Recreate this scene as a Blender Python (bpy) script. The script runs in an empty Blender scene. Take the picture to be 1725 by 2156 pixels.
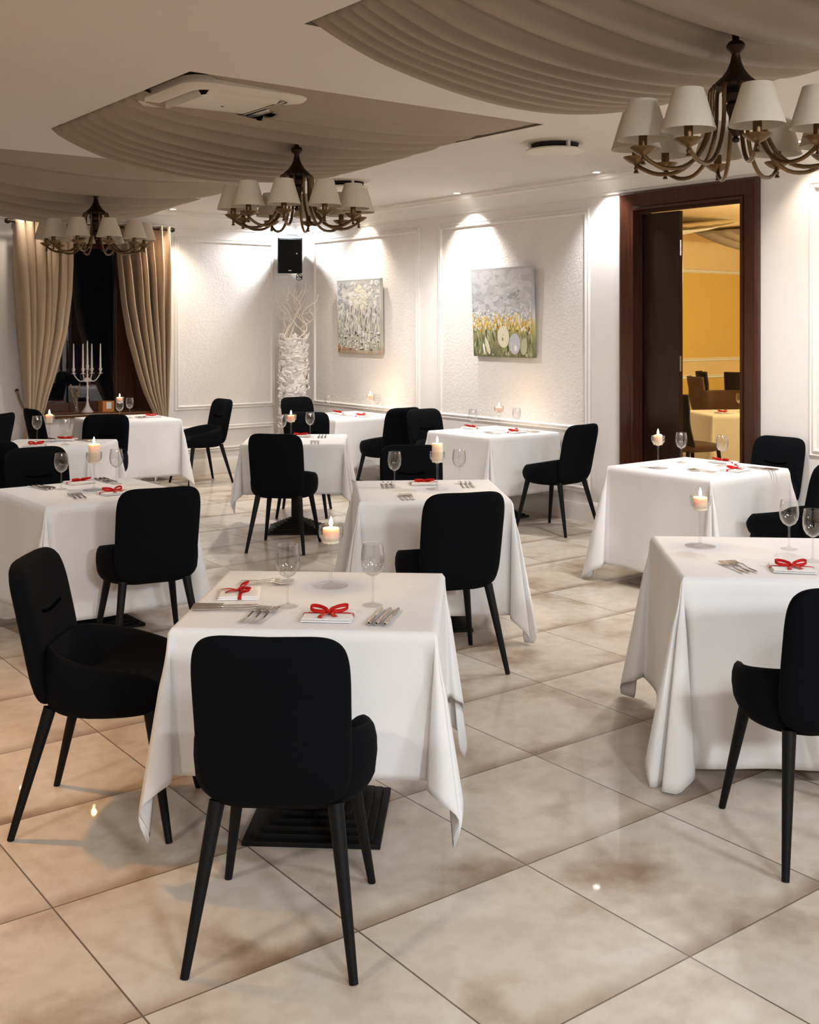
import bpy, math, random
from mathutils import Vector, Matrix

random.seed(7)
SC = bpy.context.scene
COL = SC.collection

# ------------------------------------------------------------------ camera, world, lights
FPX, CX, HOR, EYE = 2350.0, 862.5, 687.0, 1.64
cam_data = bpy.data.cameras.new('camera')
cam = bpy.data.objects.new('camera', cam_data)
COL.objects.link(cam)
cam.location = (0, 0, EYE)
cam.rotation_euler = (math.pi / 2, 0, 0)
cam_data.sensor_fit = 'AUTO'
cam_data.sensor_width = 36.0
cam_data.lens = FPX / 2156.0 * 36.0
cam_data.shift_y = -(1078.0 - HOR) / 2156.0
cam_data.clip_start = 0.05
cam_data.clip_end = 100
SC.camera = cam

world = bpy.data.worlds.new('night_sky')
SC.world = world
world.use_nodes = True
world.node_tree.nodes['Background'].inputs[0].default_value = (0.001, 0.0012, 0.0016, 1)
world.node_tree.nodes['Background'].inputs[1].default_value = 1.0

SC.view_settings.view_transform = 'Standard'
SC.view_settings.look = 'None'
SC.view_settings.gamma = 1.0
SC.view_settings.use_curve_mapping = False
SC.view_settings.exposure = 0.48
try:
    SC.cycles.use_denoising = True
    SC.cycles.denoiser = 'OPENIMAGEDENOISE'
    SC.cycles.max_bounces = 8
    SC.cycles.diffuse_bounces = 4
    SC.cycles.transparent_max_bounces = 18
    SC.cycles.sample_clamp_indirect = 6.0
    SC.cycles.caustics_reflective = False
    SC.cycles.caustics_refractive = False
except Exception:
    pass

# room axes: a runs along the window wall, b along the long wall with the paintings
E1 = Vector((0.799, 0.602, 0)).normalized()
E2 = Vector((-E1.y, E1.x, 0))
ANG = math.atan2(E1.y, E1.x)
AW, BW = 6.828, 11.264          # long wall plane a = AW, window wall plane b = BW
ZC = 2.886                      # ceiling height
TZ = 0.733                      # top of a laid table


def P(a, b, z=0.0):
    v = E1 * a + E2 * b
    return Vector((v.x, v.y, z))


def lamp(kind, name, loc, energy, color, radius=0.03, target=None, spot=None, blend=0.5):
    d = bpy.data.lights.new(name, kind)
    d.energy = energy
    d.color = color
    if kind in ('POINT', 'SPOT'):
        d.shadow_soft_size = radius
    if kind == 'SPOT':
        d.spot_size = math.radians(spot)
        d.spot_blend = blend
    if kind == 'AREA':
        d.shape = 'DISK'
        d.size = radius
    o = bpy.data.objects.new(name, d)
    COL.objects.link(o)
    o.location = loc
    if target is not None:
        o.rotation_euler = (Vector(target) - Vector(loc)).to_track_quat('-Z', 'Y').to_euler()
    return o


WARM = (1.0, 0.86, 0.72)
COOL = (0.93, 0.96, 1.0)
NEUT = (1.0, 0.95, 0.90)
# wall washers set into the ceiling just off the cornice: (a, b, power, colour, aimed offset)
WALL_SPOTS = [(6.60, 8.05, 95, NEUT), (6.62, 9.82, 60, WARM), (6.62, 6.28, 55, COOL), (6.62, 4.40, 20, WARM), (6.62, 2.4, 20, WARM)]
for a, b, w, c in WALL_SPOTS:
    lamp('SPOT', 'wall_washer_light', P(a, b, ZC - 0.02), w, c, 0.025, P(a + 0.16, b, 1.6), 96, 0.85)
WIN_SPOTS = [(5.12, 10.86, 62, WARM), (3.55, 10.92, 12, WARM)]
for a, b, w, c in WIN_SPOTS:
    lamp('SPOT', 'window_washer_light', P(a, b, ZC - 0.02), w, c, 0.025, P(a, b + 0.12, 1.6), 100, 0.85)
CORNER_SPOT = (6.53, 10.95)
lamp('SPOT', 'corner_washer_light', P(CORNER_SPOT[0], CORNER_SPOT[1], ZC - 0.02), 70, (0.86, 0.93, 1.0), 0.03,
     P(CORNER_SPOT[0], CORNER_SPOT[1], 1.6), 160, 0.5)
# one ceiling downlight, then added fill spots without fixtures: (a, b, power)
DOWN_AND_FILL = [(5.55, 3.53, 80), (5.75, 0.9, 40), (5.6, 4.2, 75), (5.45, 8.6, 125), (1.5, 7.4, 65)]
for a, b, w in DOWN_AND_FILL:
    lamp('SPOT', 'downlight_and_fill_spot', P(a, b, ZC - 0.03), w, (1.0, 0.98, 0.96), 0.06, P(a, b, 0), 160, 0.9)
# added soft fill spots out of view, brightening the cloth fronts: (a, b, power)
FILL_SPOTS = [(0.2, -0.6, 160), (3.6, -1.4, 330), (0.6, -3.0, 640)]
for a, b, w in FILL_SPOTS:
    lamp('SPOT', 'unseen_fill_light', P(a, b, ZC - 0.05), w, (0.90, 0.95, 1.0), 0.32, P(a + 1.3, b + 2.3, 0.1), 100 if w != 330 else 122, 0.5)
lamp('SPOT', 'amber_fill_light', P(0.7, 4.6, ZC - 0.03), 115, (1.0, 0.48, 0.12), 0.06, P(0.3, 4.3, 0), 92, 0.9)  # added unseen amber spot that warms the floor at left
lamp('SPOT', 'unseen_fill_light', P(-1.6, 2.2, ZC - 0.05), 120, (1.0, 0.9, 0.78), 0.16, P(0.4, 4.4, 0.1), 100, 0.5)  # further added fill spot, out of view at left
# lamps of the yellow room behind the doorway
lamp('POINT', 'far_room_light', P(9.5, 6.0, 2.2), 66, (1.0, 0.82, 0.45), 0.15)
lamp('POINT', 'far_room_light', P(13.0, 7.2, 2.2), 120, (1.0, 0.82, 0.38), 0.15)
lamp('POINT', 'far_room_swag_light', P(9.2, 8.9, 2.30), 9, (1.0, 0.92, 0.8), 0.05)

# ------------------------------------------------------------------ helpers: materials
MATS = {}


def new_mat(name):
    m = bpy.data.materials.new(name)
    m.use_nodes = True
    nt = m.node_tree
    b = nt.nodes['Principled BSDF']
    MATS[name] = m
    return m, nt, b


def plain(name, color, rough=0.6, metal=0.0, var=0.06, vscale=8.0, bump=0.0, bscale=60.0, spec=0.5, **kw):
    m, nt, b = new_mat(name)
    N, L = nt.nodes, nt.links
    tc = N.new('ShaderNodeTexCoord')
    no = N.new('ShaderNodeTexNoise')
    no.inputs['Scale'].default_value = vscale
    no.inputs['Detail'].default_value = 4
    L.new(tc.outputs['Object'], no.inputs['Vector'])
    mix = N.new('ShaderNodeMixRGB')
    c = Vector(color)
    mix.inputs[1].default_value = (*(c * (1 - var)), 1)
    mix.inputs[2].default_value = (*(c * (1 + var)), 1)
    L.new(no.outputs['Fac'], mix.inputs[0])
    L.new(mix.outputs[0], b.inputs['Base Color'])
    b.inputs['Roughness'].default_value = rough
    b.inputs['Metallic'].default_value = metal
    b.inputs['Specular IOR Level'].default_value = spec
    for k, v in kw.items():
        b.inputs[k].default_value = v
    if bump > 0:
        n2 = N.new('ShaderNodeTexNoise')
        n2.inputs['Scale'].default_value = bscale
        n2.inputs['Detail'].default_value = 5
        L.new(tc.outputs['Object'], n2.inputs['Vector'])
        bp = N.new('ShaderNodeBump')
        bp.inputs['Strength'].default_value = bump
        bp.inputs['Distance'].default_value = 0.01
        L.new(n2.outputs['Fac'], bp.inputs['Height'])
        L.new(bp.outputs[0], b.inputs['Normal'])
    return m


def glow(name, color, strength):
    m, nt, b = new_mat(name)
    b.inputs['Base Color'].default_value = (*color, 1)
    b.inputs['Emission Color'].default_value = (*color, 1)
    b.inputs['Emission Strength'].default_value = strength
    return m


def thin_glass(name, tint=0.975, rough=0.0, lo=0.06, hi=0.95):
    m = bpy.data.materials.new(name)
    m.use_nodes = True
    nt = m.node_tree
    N, L = nt.nodes, nt.links
    N.remove(N['Principled BSDF'])
    out = N['Material Output']
    tr = N.new('ShaderNodeBsdfTransparent')
    tr.inputs[0].default_value = (tint, tint, tint, 1)
    gl = N.new('ShaderNodeBsdfGlossy')
    gl.inputs['Roughness'].default_value = rough
    lw = N.new('ShaderNodeLayerWeight')
    lw.inputs['Blend'].default_value = 0.5
    pw = N.new('ShaderNodeMath')
    pw.operation = 'POWER'
    pw.inputs[1].default_value = 2.4
    L.new(lw.outputs['Facing'], pw.inputs[0])
    mr = N.new('ShaderNodeMapRange')
    mr.inputs['To Min'].default_value = lo
    mr.inputs['To Max'].default_value = hi
    L.new(pw.outputs[0], mr.inputs['Value'])
    mx = N.new('ShaderNodeMixShader')
    L.new(mr.outputs[0], mx.inputs[0])
    L.new(tr.outputs[0], mx.inputs[1])
    L.new(gl.outputs[0], mx.inputs[2])
    L.new(mx.outputs[0], out.inputs['Surface'])
    MATS[name] = m
    return m


def wood(name, c1, c2, rough=0.35, scale=(1.0, 14.0, 14.0), rotz=0.0, spec=0.5):
    m, nt, b = new_mat(name)
    N, L = nt.nodes, nt.links
    tc = N.new('ShaderNodeTexCoord')
    mp = N.new('ShaderNodeMapping')
    mp.inputs['Scale'].default_value = scale
    mp.inputs['Rotation'].default_value = (0, 0, rotz)
    no = N.new('ShaderNodeTexNoise')
    no.inputs['Scale'].default_value = 4
    no.inputs['Detail'].default_value = 7
    no.inputs['Distortion'].default_value = 0.4
    L.new(tc.outputs['Object'], mp.inputs[0])
    L.new(mp.outputs[0], no.inputs['Vector'])
    cr = N.new('ShaderNodeValToRGB')
    cr.color_ramp.elements[0].color = (*c1, 1)
    cr.color_ramp.elements[0].position = 0.3
    cr.color_ramp.elements[1].color = (*c2, 1)
    cr.color_ramp.elements[1].position = 0.75
    L.new(no.outputs['Fac'], cr.inputs[0])
    L.new(cr.outputs[0], b.inputs['Base Color'])
    b.inputs['Roughness'].default_value = rough
    b.inputs['Specular IOR Level'].default_value = spec
    return m


def floor_material():
    m, nt, b = new_mat('floor_tiles')
    N, L = nt.nodes, nt.links

    def math_(op, x=None, y=None, v=None):
        n = N.new('ShaderNodeMath')
        n.operation = op
        if x is not None:
            L.new(x, n.inputs[0])
        if y is not None:
            L.new(y, n.inputs[1])
        if v is not None:
            n.inputs[1].default_value = v
        return n.outputs[0]
    geo = N.new('ShaderNodeNewGeometry')
    mp = N.new('ShaderNodeMapping')
    mp.inputs['Rotation'].default_value = (0, 0, -ANG)
    L.new(geo.outputs['Position'], mp.inputs[0])
    sep = N.new('ShaderNodeSeparateXYZ')
    L.new(mp.outputs[0], sep.inputs[0])
    T = 0.62
    ua = math_('DIVIDE', math_('SUBTRACT', sep.outputs[0], v=2.33 - 6.2), v=T)
    ub = math_('DIVIDE', math_('SUBTRACT', sep.outputs[1], v=1.88 - 6.2), v=T)
    fa, fb = math_('FRACT', ua), math_('FRACT', ub)
    da = math_('MINIMUM', fa, math_('SUBTRACT', None, fa))
    db = math_('MINIMUM', fb, math_('SUBTRACT', None, fb))
    for nd in N:
        if nd.type == 'MATH' and nd.operation == 'SUBTRACT' and not nd.inputs[0].is_linked:
            nd.inputs[0].default_value = 1.0
    d = math_('MINIMUM', da, db)
    grout = math_('LESS_THAN', d, v=0.0042)
    ids = N.new('ShaderNodeCombineXYZ')
    L.new(math_('FLOOR', ua), ids.inputs[0])
    L.new(math_('FLOOR', ub), ids.inputs[1])
    wn = N.new('ShaderNodeTexWhiteNoise')
    L.new(ids.outputs[0], wn.inputs['Vector'])
    # clouded stone colour, offset per tile
    off = N.new('ShaderNodeVectorMath')
    off.operation = 'MULTIPLY_ADD'
    L.new(wn.outputs['Color'], off.inputs[0])
    off.inputs[1].default_value = (9, 9, 9)
    L.new(mp.outputs[0], off.inputs[2])
    n1 = N.new('ShaderNodeTexNoise')
    n1.inputs['Scale'].default_value = 2.3
    n1.inputs['Detail'].default_value = 6
    n1.inputs['Roughness'].default_value = 0.55
    L.new(off.outputs[0], n1.inputs['Vector'])
    cr = N.new('ShaderNodeValToRGB')
    e = cr.color_ramp.elements
    e[0].position, e[0].color = 0.28, (0.34, 0.235, 0.155, 1)
    e[1].position, e[1].color = 0.72, (0.73, 0.66, 0.58, 1)
    k = e.new(0.46)
    k.color = (0.67, 0.58, 0.48, 1)
    L.new(n1.outputs['Fac'], cr.inputs[0])
    n2 = N.new('ShaderNodeTexNoise')
    n2.inputs['Scale'].default_value = 16
    n2.inputs['Detail'].default_value = 8
    L.new(off.outputs[0], n2.inputs['Vector'])
    spk = N.new('ShaderNodeMixRGB')
    spk.blend_type = 'MULTIPLY'
    spk.inputs[0].default_value = 0.35
    L.new(cr.outputs[0], spk.inputs[1])
    cr2 = N.new('ShaderNodeValToRGB')
    cr2.color_ramp.elements[0].color = (0.72, 0.66, 0.6, 1)
    cr2.color_ramp.elements[0].position = 0.35
    cr2.color_ramp.elements[1].color = (1, 1, 1, 1)
    cr2.color_ramp.elements[1].position = 0.6
    L.new(n2.outputs['Fac'], cr2.inputs[0])
    L.new(cr2.outputs[0], spk.inputs[2])
    # darker band printed along some edges of the tiles
    band = N.new('ShaderNodeMapRange')
    band.inputs['From Min'].default_value = 0.0
    band.inputs['From Max'].default_value = 0.13
    band.inputs['To Min'].default_value = 1.0
    band.inputs['To Max'].default_value = 0.0
    band.interpolation_type = 'SMOOTHSTEP'
    L.new(fb, band.inputs['Value'])
    n3 = N.new('ShaderNodeTexNoise')
    n3.inputs['Scale'].default_value = 3.0
    L.new(off.outputs[0], n3.inputs['Vector'])
    bf = math_('MULTIPLY', band.outputs[0], math_('MULTIPLY', n3.outputs['Fac'], v=1.15))
    eb = N.new('ShaderNodeMixRGB')
    eb.blend_type = 'MULTIPLY'
    L.new(bf, eb.inputs[0])
    L.new(spk.outputs[0], eb.inputs[1])
    eb.inputs[2].default_value = (0.40, 0.27, 0.17, 1)
    gm = N.new('ShaderNodeMixRGB')
    L.new(grout, gm.inputs[0])
    L.new(eb.outputs[0], gm.inputs[1])
    gm.inputs[2].default_value = (0.16, 0.115, 0.08, 1)
    L.new(gm.outputs[0], b.inputs['Base Color'])
    b.inputs['Roughness'].default_value = 0.42
    b.inputs['Coat Weight'].default_value = 0.35
    b.inputs['Coat Roughness'].default_value = 0.03
    bp = N.new('ShaderNodeBump')
    bp.inputs['Strength'].default_value = 0.25
    bp.inputs['Distance'].default_value = 0.004
    inv = math_('SUBTRACT', None, grout)
    for nd in N:
        if nd.type == 'MATH' and nd.operation == 'SUBTRACT' and not nd.inputs[0].is_linked:
            nd.inputs[0].default_value = 1.0
    L.new(inv, bp.inputs['Height'])
    L.new(bp.outputs[0], b.inputs['Normal'])
    return m


def cloth_material(name, color, weave=420.0, sheen=0.1, rough=0.9):
    m, nt, b = new_mat(name)
    N, L = nt.nodes, nt.links
    tc = N.new('ShaderNodeTexCoord')
    no = N.new('ShaderNodeTexNoise')
    no.inputs['Scale'].default_value = weave
    no.inputs['Detail'].default_value = 2
    L.new(tc.outputs['Object'], no.inputs['Vector'])
    n2 = N.new('ShaderNodeTexNoise')
    n2.inputs['Scale'].default_value = 5
    L.new(tc.outputs['Object'], n2.inputs['Vector'])
    mix = N.new('ShaderNodeMixRGB')
    c = Vector(color)
    mix.inputs[1].default_value = (*(c * 0.95), 1)
    mix.inputs[2].default_value = (*(c * 1.04), 1)
    L.new(n2.outputs['Fac'], mix.inputs[0])
    L.new(mix.outputs[0], b.inputs['Base Color'])
    b.inputs['Roughness'].default_value = rough
    b.inputs['Sheen Weight'].default_value = sheen
    b.inputs['Specular IOR Level'].default_value = 0.2
    bp = N.new('ShaderNodeBump')
    bp.inputs['Strength'].default_value = 0.12
    bp.inputs['Distance'].default_value = 0.002
    L.new(no.outputs['Fac'], bp.inputs['Height'])
    L.new(bp.outputs[0], b.inputs['Normal'])
    return m


M_FLOOR = floor_material()
M_CEIL = plain('ceiling_paint', (0.71, 0.66, 0.615), 0.85, var=0.02, bump=0.03, bscale=160)
M_WALL = plain('smooth_wall_paint', (0.83, 0.785, 0.745), 0.75, var=0.02, bump=0.03, bscale=90)
M_PAPER = plain('embossed_wallpaper', (0.81, 0.76, 0.715), 0.8, var=0.05, vscale=30, bump=0.45, bscale=42)
M_TRIM = plain('white_moulding_paint', (0.84, 0.80, 0.75), 0.6, var=0.02)
M_BRONZE = plain('aged_bronze', (0.15, 0.09, 0.042), 0.36, metal=0.9, var=0.25, vscale=25)
M_DARKBRONZE = plain('dark_bronze', (0.04, 0.025, 0.015), 0.42, metal=0.8, var=0.25, vscale=25)
M_SHADE = cloth_material('lampshade_linen', (0.70, 0.62, 0.51), 300, 0.05)
M_DRAPE = cloth_material('ceiling_fabric', (0.36, 0.29, 0.23), 380, 0.08)
M_CURT = cloth_material('curtain_fabric', (0.46, 0.35, 0.245), 350, 0.15, rough=0.7)
M_CLOTH = cloth_material('white_tablecloth', (0.81, 0.80, 0.795), 260, 0.05)
M_NAP = cloth_material('white_napkin', (0.83, 0.81, 0.79), 300, 0.05)
M_CHAIR = cloth_material('black_upholstery', (0.0030, 0.0036, 0.0050), 500, 0.0, rough=0.9)
M_CHAIR.node_tree.nodes['Principled BSDF'].inputs['Specular IOR Level'].default_value = 0.08
M_SEAM = plain('black_thread', (0.002, 0.002, 0.0025), 1.0, spec=0.0)
M_LEG = plain('black_metal_leg', (0.004, 0.004, 0.004), 0.55, var=0.1, spec=0.2)
M_IRON = plain('black_cast_iron', (0.005, 0.005, 0.005), 0.6, spec=0.25, bump=0.1)
M_BOARD = wood('table_board', (0.25, 0.17, 0.10), (0.32, 0.22, 0.14))
M_GLASS = thin_glass('clear_glass')
M_FOOT = thin_glass('clear_glass_foot', 0.97, 0.03, 0.02, 0.38)
M_PANE = thin_glass('window_glass', 0.9, 0.01, 0.06, 0.9)
M_STEEL = plain('polished_cutlery', (0.62, 0.58, 0.53), 0.16, metal=1.0, var=0.03)
M_RIB = cloth_material('red_satin_ribbon', (0.50, 0.008, 0.006), 300, 0.0, rough=0.45)
M_WAX = plain('candle_wax', (0.92, 0.74, 0.58), 0.5, var=0.03)
M_WAX.node_tree.nodes['Principled BSDF'].inputs['Subsurface Weight'].default_value = 0.7
M_WAX.node_tree.nodes['Principled BSDF'].inputs['Subsurface Radius'].default_value = (1.0, 0.45, 0.2)
M_WAX.node_tree.nodes['Principled BSDF'].inputs['Subsurface Scale'].default_value = 0.03
M_WICK = plain('burnt_wick', (0.02, 0.015, 0.01), 0.9)
M_FLAME = glow('candle_flame', (1.0, 0.80, 0.45), 14)
M_DOORW = wood('dark_mahogany', (0.010, 0.0032, 0.002), (0.028, 0.009, 0.005), 0.33, (14, 14, 1.0))
M_CASEW = wood('mahogany_casing', (0.036, 0.010, 0.0045), (0.075, 0.023, 0.010), 0.28, (14, 14, 1.0))
M_WINW = wood('window_mahogany', (0.07, 0.022, 0.010), (0.13, 0.045, 0.02), 0.35, (12, 12, 1.0))
M_SILLW = wood('varnished_sill', (0.20, 0.08, 0.03), (0.32, 0.14, 0.05), 0.25, (1, 12, 12), -ANG)
M_WHITEP = plain('white_plastic', (0.72, 0.66, 0.58), 0.45, var=0.02)
M_BLACKP = plain('black_plastic', (0.006, 0.006, 0.007), 0.5, spec=0.3, var=0.05)
M_GRILLE = plain('speaker_mesh', (0.004, 0.005, 0.006), 0.7, spec=0.15, bump=0.4, bscale=400)
M_BADGE = plain('silver_badge', (0.8, 0.8, 0.8), 0.25, metal=0.9)
M_LED = glow('downlight_lens', (1.0, 0.97, 0.92), 22)
M_HOLE = plain('dark_void', (0.02, 0.017, 0.015), 0.9)
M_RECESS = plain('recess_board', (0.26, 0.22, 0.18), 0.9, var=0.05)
M_BARK = plain('whitewashed_bark', (0.80, 0.755, 0.72), 0.85, var=0.12, vscale=20, bump=0.4, bscale=40)
M_TWIG = plain('pale_twig', (0.78, 0.70, 0.61), 0.8, var=0.1, vscale=30)
M_WHITEM = plain('white_enamel', (0.78, 0.75, 0.71), 0.45, var=0.03)
M_TAPER = plain('white_taper_wax', (0.85, 0.82, 0.76), 0.5, var=0.02)
M_BOXO = plain('orange_card', (0.55, 0.20, 0.045), 0.6, var=0.05)
M_LABEL = plain('white_card', (0.85, 0.83, 0.8), 0.7, var=0.02)
M_DRY = plain('dried_stems', (0.30, 0.20, 0.11), 0.8, var=0.2)
M_YWALL = plain('gold_wallpaper', (0.74, 0.50, 0.15), 0.8, var=0.05, vscale=30, bump=0.4, bscale=42)
M_YTRIM = plain('far_room_paint', (0.80, 0.62, 0.38), 0.7, var=0.02)
M_BROWNC = cloth_material('brown_upholstery', (0.10, 0.055, 0.03), 300, 0.05)
M_DARKC = cloth_material('dark_brown_upholstery', (0.02, 0.014, 0.012), 300, 0.05)
M_CREAM = cloth_material('cream_tablecloth', (0.80, 0.72, 0.60), 260, 0.05)
M_BRIGHTD = cloth_material('white_ceiling_fabric', (0.85, 0.80, 0.72), 300, 0.05)

# ------------------------------------------------------------------ helpers: objects and meshes


def link(o, parent=None):
    COL.objects.link(o)
    if parent is not None:
        o.parent = parent
    return o


def tag(o, label=None, cat=None, group=None, kind=None):
    if label:
        o['label'] = label
    if cat:
        o['category'] = cat
    if group:
        o['group'] = group
    if kind:
        o['kind'] = kind
    return o


def empty(name, loc=(0, 0, 0), rz=0.0, label=None, cat=None, group=None):
    o = bpy.data.objects.new(name, None)
    o.empty_display_size = 0.1
    link(o)
    o.location = loc
    o.rotation_euler = (0, 0, rz)
    return tag(o, label, cat, group)


def kids(o):
    return [c for c in bpy.data.objects if c.parent is o]


def copy_tree(o, parent=None):
    c = o.copy()
    COL.objects.link(c)
    if parent is not None:
        c.parent = parent
    for ch in o.children:
        copy_tree(ch, c)
    return c


class MB:
    """collects vertices, faces and material slots of one mesh"""

    def __init__(self):
        self.v, self.f, self.mi = [], [], []

    def add(self, vs, fs, mi=0):
        o = len(self.v)
        self.v += [Vector(p) for p in vs]
        self.f += [tuple(i + o for i in f) for f in fs]
        self.mi += [mi] * len(fs)
        return self

    def box(self, c, s, M=None, mi=0):
        x, y, z = s[0] / 2, s[1] / 2, s[2] / 2
        vs = [Vector((i, j, k)) for k in (-z, z) for j in (-y, y) for i in (-x, x)]
        vs = [(M @ p if M else p) + Vector(c) for p in vs]
        return self.add(vs, [(0, 2, 3, 1), (4, 5, 7, 6), (0, 1, 5, 4), (2, 6, 7, 3), (0, 4, 6, 2), (1, 3, 7, 5)], mi)

    def prism(self, poly, f0, f1, mi=0):
        """poly mapped by f0 and f1 to two end loops"""
        n = len(poly)
        vs = [f0(p) for p in poly] + [f1(p) for p in poly]
        fs = [(i, (i + 1) % n, n + (i + 1) % n, n + i) for i in range(n)]
        fs += [tuple(range(n - 1, -1, -1)), tuple(range(n, 2 * n))]
        return self.add(vs, fs, mi)

    def lathe(self, prof, n=24, c=(0, 0, 0), M=None, mi=0):
        vs, fs = [], []
        c = Vector(c)
        for r, z in prof:
            for k in range(n):
                t = 2 * math.pi * k / n
                p = Vector((r * math.cos(t), r * math.sin(t), z))
                vs.append((M @ p if M else p) + c)
        for j in range(len(prof) - 1):
            for k in range(n):
                k2 = (k + 1) % n
                fs.append((j * n + k, j * n + k2, (j + 1) * n + k2, (j + 1) * n + k))
        for idx, rev in ((0, True), (len(prof) - 1, False)):
            if prof[idx][0] > 1e-6:
                ring = tuple(idx * n + k for k in range(n))
                fs.append(ring[::-1] if rev else ring)
        return self.add(vs, fs, mi)

    def tube(self, pts, rad, n=8, mi=0):
        pts = [Vector(p) for p in pts]
        if not isinstance(rad, (list, tuple)):
            rad = [rad] * len(pts)
        vs, fs = [], []
        up = Vector((0, 0, 1))
        prev = None
        for i, p in enumerate(pts):
            d = (pts[min(i + 1, len(pts) - 1)] - pts[max(i - 1, 0)]).normalized()
            if prev is None:
                x = d.cross(up if abs(d.z) < 0.9 else Vector((1, 0, 0))).normalized()
            else:
                x = (prev - d * prev.dot(d)).normalized()
            prev = x
            y = d.cross(x)
            for k in range(n):
                t = 2 * math.pi * k / n
                vs.append(p + (x * math.cos(t) + y * math.sin(t)) * rad[i])
        for i in range(len(pts) - 1):
            for k in range(n):
                k2 = (k + 1) % n
                fs.append((i * n + k, i * n + k2, (i + 1) * n + k2, (i + 1) * n + k))
        fs.append(tuple(range(n - 1, -1, -1)))
        fs.append(tuple((len(pts) - 1) * n + k for k in range(n)))
        return self.add(vs, fs, mi)

    def grid(self, fn, nu, nv, mi=0, close_u=False):
        vs = [fn(i / (nu if close_u else nu - 1), j / (nv - 1)) for j in range(nv) for i in range(nu)]
        fs = []
        for j in range(nv - 1):
            for i in range(nu if close_u else nu - 1):
                i2 = (i + 1) % nu
                fs.append((j * nu + i, j * nu + i2, (j + 1) * nu + i2, (j + 1) * nu + i))
        return self.add(vs, fs, mi)

    def build(self, name, mats, parent=None, smooth=True, angle=40, bevel=0.0, solid=0.0, M=None):
        me = bpy.data.meshes.new(name)
        vs = [(M @ p) if M else p for p in self.v]
        me.from_pydata([tuple(p) for p in vs], [], self.f)
        if not isinstance(mats, (list, tuple)):
            mats = [mats]
        for m in mats:
            me.materials.append(m)
        if len(mats) > 1:
            me.polygons.foreach_set('material_index', self.mi)
        if smooth:
            me.polygons.foreach_set('use_smooth', [True] * len(me.polygons))
        me.validate()
        me.update()
        if smooth and angle < 180:
            try:
                me.set_sharp_from_angle(angle=math.radians(angle))
            except Exception:
                pass
        o = bpy.data.objects.new(name, me)
        link(o, parent)
        if bevel > 0:
            bv = o.modifiers.new('bevel', 'BEVEL')
            bv.width = bevel
            bv.segments = 2
            bv.limit_method = 'ANGLE'
        if solid > 0:
            so = o.modifiers.new('solid', 'SOLIDIFY')
            so.thickness = solid
        return o


def box_obj(name, c, s, mat, parent=None, rz=0.0, bevel=0.004):
    M = Matrix.Rotation(rz, 3, 'Z') if rz else None
    return MB().box(c, s, M).build(name, mat, parent, smooth=False, bevel=bevel)


def struct(o):
    o['kind'] = 'structure'
    return o


RZ = ANG  # turn of anything aligned with the walls
R3 = Matrix.Rotation(ANG, 3, 'Z')


def wall_mesh(cut_p, cut_q, holes, fn, depth, mi_fn=None):
    """plate with rectangular holes: fn(p, q, d) -> point"""
    mb = MB()
    for i in range(len(cut_p) - 1):
        for j in range(len(cut_q) - 1):
            pc, qc = (cut_p[i] + cut_p[i + 1]) / 2, (cut_q[j] + cut_q[j + 1]) / 2
            if any(h[0] < pc < h[1] and h[2] < qc < h[3] for h in holes):
                continue
            c = [(cut_p[i], cut_q[j]), (cut_p[i + 1], cut_q[j]), (cut_p[i + 1], cut_q[j + 1]), (cut_p[i], cut_q[j + 1])]
            mb.add([fn(p, q, 0) for p, q in c], [(0, 1, 2, 3)])
            mb.add([fn(p, q, depth) for p, q in c], [(3, 2, 1, 0)])
    for h in holes:
        c = [(h[0], h[2]), (h[1], h[2]), (h[1], h[3]), (h[0], h[3])]
        for k in range(4):
            p, q = c[k], c[(k + 1) % 4]
            mb.add([fn(*p, 0), fn(*q, 0), fn(*q, depth), fn(*p, depth)], [(0, 1, 2, 3)])
    return mb


# ------------------------------------------------------------------ room shell
AMIN, BMIN = -3.2, -4.0
A_FAR = 16.5
WT = 0.16
mb = MB()
mb.add([P(AMIN - .2, BMIN - .2), P(A_FAR, BMIN - .2), P(A_FAR, BW + .7), P(AMIN - .2, BW + .7)], [(0, 1, 2, 3)])
mb.add([P(AMIN - .2, BMIN - .2, -.1), P(A_FAR, BMIN - .2, -.1), P(A_FAR, BW + .7, -.1), P(AMIN - .2, BW + .7, -.1)], [(3, 2, 1, 0)])
struct(mb.build('floor', M_FLOOR, smooth=False))

REC = [(2.42, 4.81, 1.966, 3.936), (2.426, 4.811, 5.004, 6.974), (2.29, 4.676, 7.977, 9.947)]
ca = sorted({AMIN, AW + 0.02} | {r[0] for r in REC} | {r[1] for r in REC})
cb = sorted({BMIN, BW + 0.02} | {r[2] for r in REC} | {r[3] for r in REC})
mb = MB()
for i in range(len(ca) - 1):
    for j in range(len(cb) - 1):
        ac, bc = (ca[i] + ca[i + 1]) / 2, (cb[j] + cb[j + 1]) / 2
        if any(r[0] < ac < r[1] and r[2] < bc < r[3] for r in REC):
            continue
        mb.add([P(ca[i], cb[j], ZC), P(ca[i + 1], cb[j], ZC), P(ca[i + 1], cb[j + 1], ZC), P(ca[i], cb[j + 1], ZC)], [(3, 2, 1, 0)])
struct(mb.build('ceiling', M_CEIL, smooth=False))
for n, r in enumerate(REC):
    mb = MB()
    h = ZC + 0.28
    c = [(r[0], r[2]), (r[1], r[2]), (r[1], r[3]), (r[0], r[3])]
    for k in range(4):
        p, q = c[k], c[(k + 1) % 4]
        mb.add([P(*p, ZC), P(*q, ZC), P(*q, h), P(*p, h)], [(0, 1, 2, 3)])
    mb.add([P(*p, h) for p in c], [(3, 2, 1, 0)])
    struct(mb.build('ceiling_recess', M_RECESS, smooth=False))

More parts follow.
